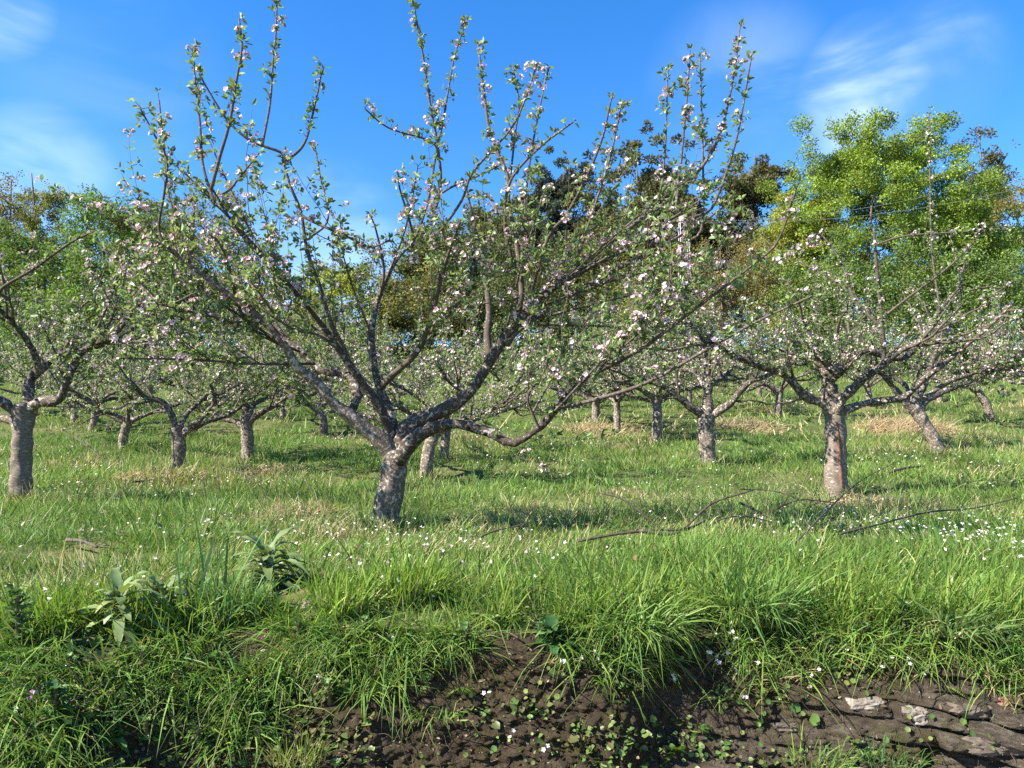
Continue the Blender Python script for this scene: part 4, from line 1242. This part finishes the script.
def strap_leaf(mb_, p, d, up, L, w, c, droop, rg, kk=7, fold=.35):
    """a broad leaf with a mid rib, drooping and wavy"""
    t = np.linspace(0, 1, kk)
    d = nrm(d); s = nrm(np.cross(d, up)); nn = np.cross(s, d)
    wid = w * np.sin(np.pi * np.clip(t * .93 + .05, 0, 1)) ** .75 * (1 - .25 * t)
    mid = p + d * L * t[:, None] + np.array([0, 0, -1.]) * (droop * L * t ** 2)[:, None]
    wv = .12 * w * np.sin(t * 15 + rg.uniform(0, 6))
    a = mid + s * (wid * .5)[:, None] + nn * (wid * fold * .5 + wv)[:, None]
    b = mid - s * (wid * .5)[:, None] + nn * (wid * fold * .5 - wv)[:, None]
    i = np.arange(kk - 1)[:, None]
    q = np.concatenate([np.concatenate([i, i + 1, i + 1 + kk, i + kk], 1), np.concatenate([i + kk, i + kk + 1, i + 1 + 2 * kk, i + 2 * kk], 1)])
    mb_.add(np.vstack([a, mid, b]), q, None, np.tile(c, (3 * kk, 1)))


def leafy_plant(name, px, py, label, cat, n, L, w, cols, seed, rise=(.2, 1.2), droop=(.3, .8), height=.12, front=.0):
    rg = np.random.default_rng(seed)
    b = on_bank(px, py)
    root = thing(name, b, label, cat)
    st = MB(); tubes(st, smooth_line([b + [0, 0, -.03], b + [0, -front * .5, height * .5], b + [.01, -front, height]], 8), np.linspace(.011, .006, 8), 7, np.array([.12, .10, .06]))
    st.build('stem', M['herb'], root, b)
    for i in range(n):
        f = i / max(n - 1, 1)
        az = i * 2.4 + rg.normal(0, .25)
        h = height * (.1 + .9 * f)
        d = np.array([math.cos(az), math.sin(az) * .8, rise[0] + (rise[1] - rise[0]) * f ** 1.2])
        ll = L * rg.uniform(.75, 1.15) * (1 - .25 * f) * (.5 if math.sin(az) < -.55 else 1)
        q_ = MB()
        strap_leaf(q_, b + np.array([0, -front * f, h]), d, np.array([0, 0, 1.]), ll, w * rg.uniform(.8, 1.15), pal(cols, 1, rg, .12)[0], rg.uniform(*droop) * (1 - .25 * f), rg, 9)
        q_.build('leaf', M['herb'], root, b)
    return root


FOX = [(.14, .20, .075), (.18, .235, .10), (.11, .165, .065), (.20, .26, .10)]
leafy_plant('foxglove', 266, 588, 'foxglove rosette with big grey-green leaves, the taller one near the front tree', 'plant', 34, .36, .052, FOX, 501, (.15, 1.25), (.55, 1.15), .15)
leafy_plant('foxglove', 118, 640, 'foxglove rosette with yellowish upright leaves at the left of the bank', 'plant', 30, .30, .046, FOX + [(.24, .28, .09)], 502, (.1, 1.5), (.55, 1.2), .14, .02)
leafy_plant('foxglove', 160, 620, 'small foxglove rosette just right of the yellowish one', 'plant', 18, .22, .042, FOX, 503, (.3, 1.9), (.4, .9), .1)
leafy_plant('dock_plant', 552, 645, 'dark green dock with wrinkled broad leaves on the bank edge', 'plant', 20, .125, .052, [(.03, .085, .025), (.05, .12, .03), (.10, .19, .06)], 504, (.0, 1.2), (.3, .9), .06, .03)
leafy_plant('herb_plant', 60, 735, 'dense dark broad-leaved herb in the lower left corner', 'plant', 42, .085, .045, [(.05, .12, .03), (.08, .16, .04)], 505, (.0, 1.4), (.3, .8), .16, .06)
leafy_plant('herb_plant', 110, 745, 'bright broad-leaved herb beside the dark one in the lower left corner', 'plant', 26, .075, .036, [(.09, .17, .035), (.12, .2, .04)], 506, (.1, 1.3), (.3, .8), .06)
leafy_plant('herb_plant', 905, 640, 'shrubby dark green weed on the bank top below the right tussock', 'plant', 26, .085, .035, [(.045, .10, .03), (.06, .12, .035)], 507, (.1, 1.6), (.2, .7), .12)
leafy_plant('herb_plant', 20, 655, 'tall leafy weed at the left edge of the bank', 'plant', 40, .09, .042, [(.06, .13, .03), (.09, .16, .04)], 508, (.1, 1.6), (.2, .7), .22, .05)


for k, (px, py) in enumerate(((30, 690), (75, 672), (145, 668), (180, 690), (215, 668), (280, 690), (330, 700), (365, 640), (20, 725), (150, 735), (200, 745), (465, 650), (495, 630), (250, 720), (90, 640), (300, 640), (385, 700), (860, 640), (930, 650), (690, 650))):
    o_ = leafy_plant('weed_rosette', px, py, 'small broad-leaved weed rosette rooted among the grass of the bank', 'plant', 11 + k % 5, .045 + .008 * (k % 4), .026 + .004 * (k % 3),
                     [(.07, .14, .03), (.10, .18, .04), (.06, .12, .035)] if k % 3 else [(.12, .19, .05), (.16, .22, .07)], 540 + k, (.0, 1.3), (.2, .8), .05 + .01 * (k % 4), .05)
    o_['group'] = 'small weed rosettes on the bank'


def fern(px, py, label, n, L, seed):
    rg = np.random.default_rng(seed); b = on_bank(px, py)
    root = thing('fern', b, label, 'fern')
    for i in range(n):
        q_ = MB()
        d = nrm(np.array([rg.normal(0, .9), -.7, rg.uniform(.0, .9)])); t = np.linspace(0, 1, 14)[:, None]; ll = L * rg.uniform(.7, 1.1)
        mid = b + d * ll * t + np.array([0, 0, -1.]) * (.45 * ll) * t * t
        tubes(q_, mid, np.linspace(.0018, .0006, 14), 4, np.array([.10, .14, .04]))
        s_ = nrm(np.cross(d, [0, 0, 1.]))
        pl = (.27 * ll * np.sin(np.pi * (.1 + .9 * t[:, 0])) ** .8 + .004)[1:]
        c = pal([(.12, .21, .035), (.15, .24, .05)], 13, rg, .1)
        for sg in (-1, 1):
            leaves(q_, mid[1:], nrm(sg * s_ + d * .35) + np.zeros((13, 3)), np.tile(np.cross(s_, d), (13, 1)), pl, pl * .38, c, .1, .1)
        q_.build('frond', M['herb'], root, b)


fern(945, 686, 'bright little fern frond on the rock at right', 2, .07, 601)
fern(672, 752, 'small fern beside the round-leaved pennywort at the bottom', 4, .09, 602)
fern(838, 662, 'bright yellow-green fern under the bank edge', 3, .06, 603)
fern(460, 688, 'narrow fern on the bare soil left of the dock', 3, .07, 604)
fern(530, 712, 'tiny fern frond below the dock plant', 2, .05, 605)


def round_leaves(px, py, n, seed, label, r=.012, spread=.05):
    rg = np.random.default_rng(seed); b = on_bank(px, py)
    root = thing('pennywort', b, label, 'plant', 'round-leaved pennyworts rooted in the bank face')
    for i in range(n):
        q_ = MB()
        xx = b[0] + rg.normal(0, spread); ofs = np.array([xx, 0, b[2] + rg.normal(0, spread * .8)])
        s_ = 1 - ofs[2] / float(terrain(xx, edge_y(xx))); p, _ = bank_pt(np.array([xx]), np.array([np.clip(s_, .02, .95)])); p = p[0]
        c0 = p + np.array([rg.normal(0, .006), -rg.uniform(.004, .02), rg.uniform(0, .012)])
        nn = nrm(np.array([rg.normal(0, .35), -1., rg.uniform(.1, .9)])); a = nrm(np.cross(nn, [0, 0, 1.])); bb_ = np.cross(nn, a)
        th = np.linspace(0, 2 * np.pi, 11)[:-1]; rr = r * rg.uniform(.5, 1.25)
        ring = c0 + rr * (a * np.cos(th)[:, None] + bb_ * np.sin(th)[:, None]) * (1 + .07 * np.cos(th * 5))[:, None] + nn * .18 * rr
        t = np.array([[10, k, (k + 1) % 10] for k in range(10)])
        q_.add(np.vstack([ring, c0]), None, t, pal([(.09, .17, .035), (.13, .21, .05), (.06, .13, .03), (.17, .2, .05)], 1, rg, .12)[0])
        tubes(q_, np.stack([p + [0, .01, -.01], c0]), np.full(2, .0011), 3, np.array([.12, .12, .05]))
        q_.build('leaf', M['herb'], root, b)


for k, (px, py, n, lab) in enumerate((
        (690, 745, 14, 'pennywort patch with round leaves beside the small fern at the bottom'), (770, 690, 12, 'pennywort sprig near the white flower stems on the soil'),
        (765, 715, 10, 'trailing pennywort below the middle of the rock'), (793, 708, 3, 'single large yellow-green round leaf on the bare soil'), (814, 720, 3, 'dark round leaf pair left of the pale stones'),
        (845, 672, 14, 'pennywort clump under the bank edge right of centre'), (768, 748, 10, 'pennywort cluster at the foot left of the grass tufts'), (700, 755, 8, 'loose pennywort at the bottom right of the fern'),
        (910, 732, 8, 'pale pennywort on the rock below the pale stone'), (498, 752, 8, 'round leaves at the bottom left of the fern'), (535, 755, 6, 'round leaves at the bottom below the tiny fern'),
        (425, 762, 5, 'large round leaf at the bottom under the drooping tuft'), (545, 690, 10, 'small leaves trailing below the dock plant'), (620, 735, 5, 'few small leaves on bare soil in the middle'),
        (720, 700, 7, 'yellowing round leaves left of the white flower stems'), (870, 745, 6, 'small round leaves between the two low grass tufts'), (965, 735, 6, 'small leaves on the right end of the rock'),
        (800, 655, 12, 'leafy mat hanging under the tall tussock'), (460, 640, 14, 'clover-like mat left of the dock plant'), (400, 665, 12, 'small-leaved mat under the bright grass'))):
    round_leaves(px, py, n, 700 + k, lab, .0095 if n > 3 else .018, .04 if n > 3 else .012)


def wildflower(px, py, seed, name='wildflower', label='small white wildflower on a thin stem growing from the bank', cat='flower', group='white wildflowers on the bank', nf=2, cols=((.84, .82, .80),), size=.0085, h=.10, forward=.03):
    rg = np.random.default_rng(seed)
    tip = on_bank(px, py) + np.array([0, -forward, 0])
    b0 = tip + np.array([rg.normal(0, .02), forward + .02, -h * .5])
    root = thing(name, b0, label, cat, group)
    q_ = MB(); tubes(q_, smooth_line([b0, b0 * .5 + tip * .5 + [0, -.01, .005], tip], 7), np.full(7, .0012), 4, np.array([.13, .14, .05]))
    q_.build('stem', M['herb'], root, b0)
    for j in range(nf):
        fl = MB()
        c0 = tip + rg.normal(0, .011, 3); ax_ = nrm(rg.normal(0, .5, 3) + [0, -.8, .7])
        a = nrm(np.cross(ax_, rg.normal(size=3))); bb_ = np.cross(ax_, a)
        for p_ in range(5):
            th = p_ * 1.2566
            leaves(fl, c0[None], nrm(a * math.cos(th) + bb_ * math.sin(th) + ax_ * .25)[None], ax_[None], size * rg.uniform(.8, 1.2), size * .8, np.array(cols[j % len(cols)]), .1, 0)
        fl.build('flower_head', M['petal'], root, b0)


for k, (px, py) in enumerate(((242, 675), (265, 653), (323, 675), (395, 634), (363, 661), (429, 658), (511, 732), (582, 656), (669, 670), (671, 677), (733, 661), (744, 690), (867, 651), (881, 663),
                              (924, 668), (810, 671), (892, 612), (844, 580), (976, 574), (976, 545), (97, 668), (50, 730), (98, 585), (160, 600), (548, 742), (726, 640), (738, 646), (722, 652), (735, 636), (850, 552), (868, 545), (745, 655), (718, 640), (730, 650), (742, 645), (728, 630), (716, 660), (748, 636), (708, 650), (735, 668), (752, 660), (872, 645), (890, 655), (902, 662), (838, 648), (960, 588), (985, 580), (1000, 600), (930, 600), (860, 585), (820, 590), (595, 650), (610, 665), (490, 690), (560, 660), (300, 650), (420, 630), (180, 655), (130, 690), (70, 660))):
    wildflower(px, py, 800 + k)
for k, (px, py, lab) in enumerate(((44, 690, 'purple dead-nettle flowers low at the left edge of the bank'), (38, 700, 'purple dead-nettle just left of the other at the left edge'), (308, 574, 'pale purple flower spike right of the taller foxglove'),
                                   (305, 603, 'pinkish flower spike below the taller foxglove'), (420, 573, 'magenta dead-nettle flower above the bright grass'), (484, 542, 'pink flower spike in the meadow near the left end of the twig'),
                                   (585, 545, 'purple flower below the fallen branch'))):
    wildflower(px, py, 900 + k, 'dead_nettle', lab, 'flower', None, 5, ((.55, .25, .45), (.62, .36, .55)), .011, .12, .03)


# ------------------------------------------------------------------ fallen branches, straw, stones
def stick(lines, label, flat=False, cat='branch', lift=.05):
    """lines: list of (pixel points, r0, r1); depth from the ground under the first point"""
    x0, y0 = lines[0][0][0]
    b = None
    made = []
    for (pts, r0, r1, hts) in lines:
        w = []
        for (px, py), h in zip(pts, hts):
            g = on_bank(px, py) if py > 590 else G(px, py + (h + .075) * F / max(G(px, py)[1], 3))
            d = ray(px, py)
            w.append(np.array([0, 0, EYE]) + d * (g[1] / d[1]) + [0, -.02, .02])
        w = np.array(w)
        if not made: base_y = w[0, 1]
        if True:
            yy = w[:, 1]; w2 = []
            ym = np.interp(np.linspace(0, 1, len(yy)), [0, 1], [yy[0], yy[-1]])
            if flat: ym = np.full(len(yy), base_y if made else yy[0]) + np.linspace(0, .12, len(yy))
            for (px, py), Yp in zip(pts, ym): w2.append(P(px, py, Yp - .02))
            w = np.array(w2)
        if b is None:
            b = w[0].copy(); root = thing('fallen_branch', b, label, cat)
        lp = smooth_line(w, max(10, 4 * len(pts)))
        q_ = MB(); tubes(q_, lp, np.linspace(r0, r1, len(lp)), 8, None, .1)
        q_.build('branch' if not made else 'side_branch', M['dead'], root, b); made.append(lp)
    # a few twigs
    q_ = MB(); rg = np.random.default_rng(int(x0 + y0))
    lp = made[0]; k = rg.integers(2, len(lp) - 1, 7)
    tw = shoots(lp[k], nrm(rdir(7, rg) * .8 + [0, 0, .5]), rg.uniform(.06, .22, 7), rg.uniform(-.2, .3, 7), 5, rg, .05)
    tubes(q_, tw, np.linspace(1, .4, 5)[None] * np.full((7, 1), .0025), 4)
    tag(q_.build('twigs', M['dead'], root, b), kind='stuff')


stick([([(578, 541), (617, 534), (655, 530), (682, 529), (699, 514), (715, 502), (753, 490)], .009, .005, (0, 0, 0, 0, .15, .25, .3)),
       ([(662, 530), (639, 511), (622, 499), (600, 493)], .008, .004, (0, .15, .25, .3)), ([(640, 531), (668, 534), (690, 528), (705, 520)], .012, .007, (0, 0, 0, 0))], 'dark forked fallen branch arching out of the grass right of the big trunk', True)
stick([([(705, 528), (722, 519), (745, 516), (772, 522)], .007, .003, (.0, .1, .1, 0))], 'crooked dark pruning lying just right of the forked fallen branch', True)
stick([([(770, 512), (800, 500), (835, 503)], .006, .003, (.05, .15, .1))], 'thin dark pruning crossing in front of the foot of the split trunk', True)
stick([([(945, 487), (985, 480), (1020, 484)], .007, .004, (.05, .1, .05))], 'thin dark pruning in the grass near the right edge', True)
stick([([(480, 537), (498, 530), (526, 525)], .006, .003, (.0, .05, .08))], 'short thin dead twig in the grass just right of the big trunk')
stick([([(740, 489), (773, 491), (795, 498), (807, 507)], .006, .004, (.25, .25, .15, 0))], 'thin arched twig left of the split trunk')
stick([([(740, 503), (782, 521), (823, 524)], .010, .006, (.15, .0, 0))], 'dark fallen branch in front of the split trunk')
stick([([(795, 543), (851, 488), (880, 470), (912, 455)], .006, .003, (.0, .3, .4, .5))], 'long straight dead stick slanting up past the split trunk')
stick([([(840, 534), (880, 524), (929, 512), (975, 508), (1017, 498)], .007, .004, (.05, .1, .15, .15, .2))], 'long pale dead stick lying right of the split trunk')
stick([([(890, 472), (905, 468), (923, 466)], .022, .014, (0, 0, 0))], 'short thick dead log under the leaning tree')
stick([([(75, 437), (92, 450), (107, 462)], .016, .009, (.2, .1, 0))], 'pale dead branch lying between the left tree and the speckled trunk')
stick([([(132, 482), (170, 478), (205, 470)], .016, .009, (0, 0, 0))], 'dark dead branch at the foot of the speckled trunk')
stick([([(222, 467), (250, 477), (253, 496)], .008, .004, (.1, .1, 0))], 'thin bent twig below the reddish trunk')
stick([([(0, 755), (50, 715), (87, 693), (118, 675)], .006, .004, (0, 0, 0, 0))], 'dark bare stick slanting across the lower left corner')
stick([([(67, 540), (82, 541), (97, 547)], .012, .007, (0, 0, 0))], 'short pale-ended dead branch in the meadow above the yellowish foxglove')
stick([([(569, 618), (610, 632), (645, 646)], .003, .002, (0, 0, 0))], 'thin straw-coloured stalk lying across the big arching tussock')
stick([([(478, 610), (498, 625), (518, 638)], .004, .003, (0, 0, 0))], 'thin dry stalk lying left of the dock plant')


def straw_clump(px, py, n, h, rad, seed, label):
    rg = np.random.default_rng(seed); b = G(px, py); q_ = MB()
    az = rg.uniform(0, 6.28, n); rr = rg.random(n) ** .5 * rad
    x, y = b[0] + np.cos(az) * rr, b[1] + np.sin(az) * rr
    lean_ = rg.normal(0, .8, (n, 2)) + [.4, -.2]
    c = pal([(.42, .33, .20), (.36, .27, .16), (.48, .40, .27), (.30, .2, .13)], n, rg, .18)
    blades(q_, np.stack([x, y, terrain(x, y)], 1), np.concatenate([lean_, np.full((n, 1), .8)], 1), h * rg.uniform(.5, 1.3, n), np.full(n, .010), rg.uniform(.2, .9, n), c)
    tag(q_.build('straw_clump', M['grass'], None, tuple(b)), label, 'dry grass')


straw_clump(905, 432, 2600, .6, .95, 951, 'large heap of pinkish straw behind the split trunk')
straw_clump(745, 428, 900, .45, .8, 952, 'pale straw patch between the T-shaped tree and the split trunk')
straw_clump(600, 430, 900, .42, .9, 953, 'pale straw patch near the three slim trunks')
straw_clump(855, 508, 240, .30, .35, 954, 'small dry grass clump at the foot of the split trunk')
straw_clump(270, 472, 320, .30, .5, 955, 'brown dry grass at the foot of the reddish trunk')
straw_clump(160, 478, 800, .35, .6, 956, 'tangle of brown dead stalks left of the speckled trunk')
straw_clump(300, 514, 700, .22, .35, 957, 'brown withered weeds in the meadow left of the big trunk')


def stone(px, py, size, mat, label, seed):
    rg = np.random.default_rng(seed); b = on_bank(px, py)
    nu, nv = 34, 19
    u = np.linspace(0, 2 * np.pi, nu, endpoint=False); v = np.linspace(0, np.pi, nv)
    U, V = np.meshgrid(u, v)
    d = np.stack([np.cos(U) * np.sin(V), np.sin(U) * np.sin(V), np.cos(V)], -1)
    d = np.sign(d) * np.abs(d) ** .6
    r = 1 + .30 * fbm(d[..., 0] * 1.6 + seed * 3.7, d[..., 1] * 1.6, d[..., 2] * 1.6, 5, .55)
    p = d * r[..., None] * np.array(size)
    i = np.arange(nv * nu).reshape(nv, nu)
    q = np.stack([i[:-1], np.roll(i, -1, 1)[:-1], np.roll(i, -1, 1)[1:], i[1:]], -1)[:, :, ::-1]
    q_ = MB(); q_.add(b + [0, .022, 0] + p.reshape(-1, 3), q)
    tag(q_.build('stone', mat, None, tuple(b), smooth=False), label, 'stone')


stone(869, 706, (.055, .035, .020), M['stone_pale'], 'whitish flat stone set in the bank left of the other pale one', 1)
stone(917, 717, (.042, .035, .026), M['stone_pale'], 'pale rounded stone set in the rock below the right tussock', 2)
stone(1010, 703, (.030, .025, .018), M['stone_red'], 'reddish stone near the right edge of the bank', 3)
stone(935, 738, (.075, .035, .024), M['stone_grey'], 'long grey slab jutting from the rock under the pale stone', 4)
stone(880, 757, (.05, .03, .022), M['stone_grey'], 'grey slab low between the two grass tufts', 5)
stone(975, 712, (.07, .035, .022), M['stone_grey'], 'grey slab left of the reddish stone', 6)
stone(790, 728, (.06, .03, .018), M['stone_grey'], 'grey slab in soil under the yellow-green round leaf', 7)
stone(1000, 748, (.09, .035, .025), M['stone_grey'], 'broad grey slab in the lower right corner', 8)
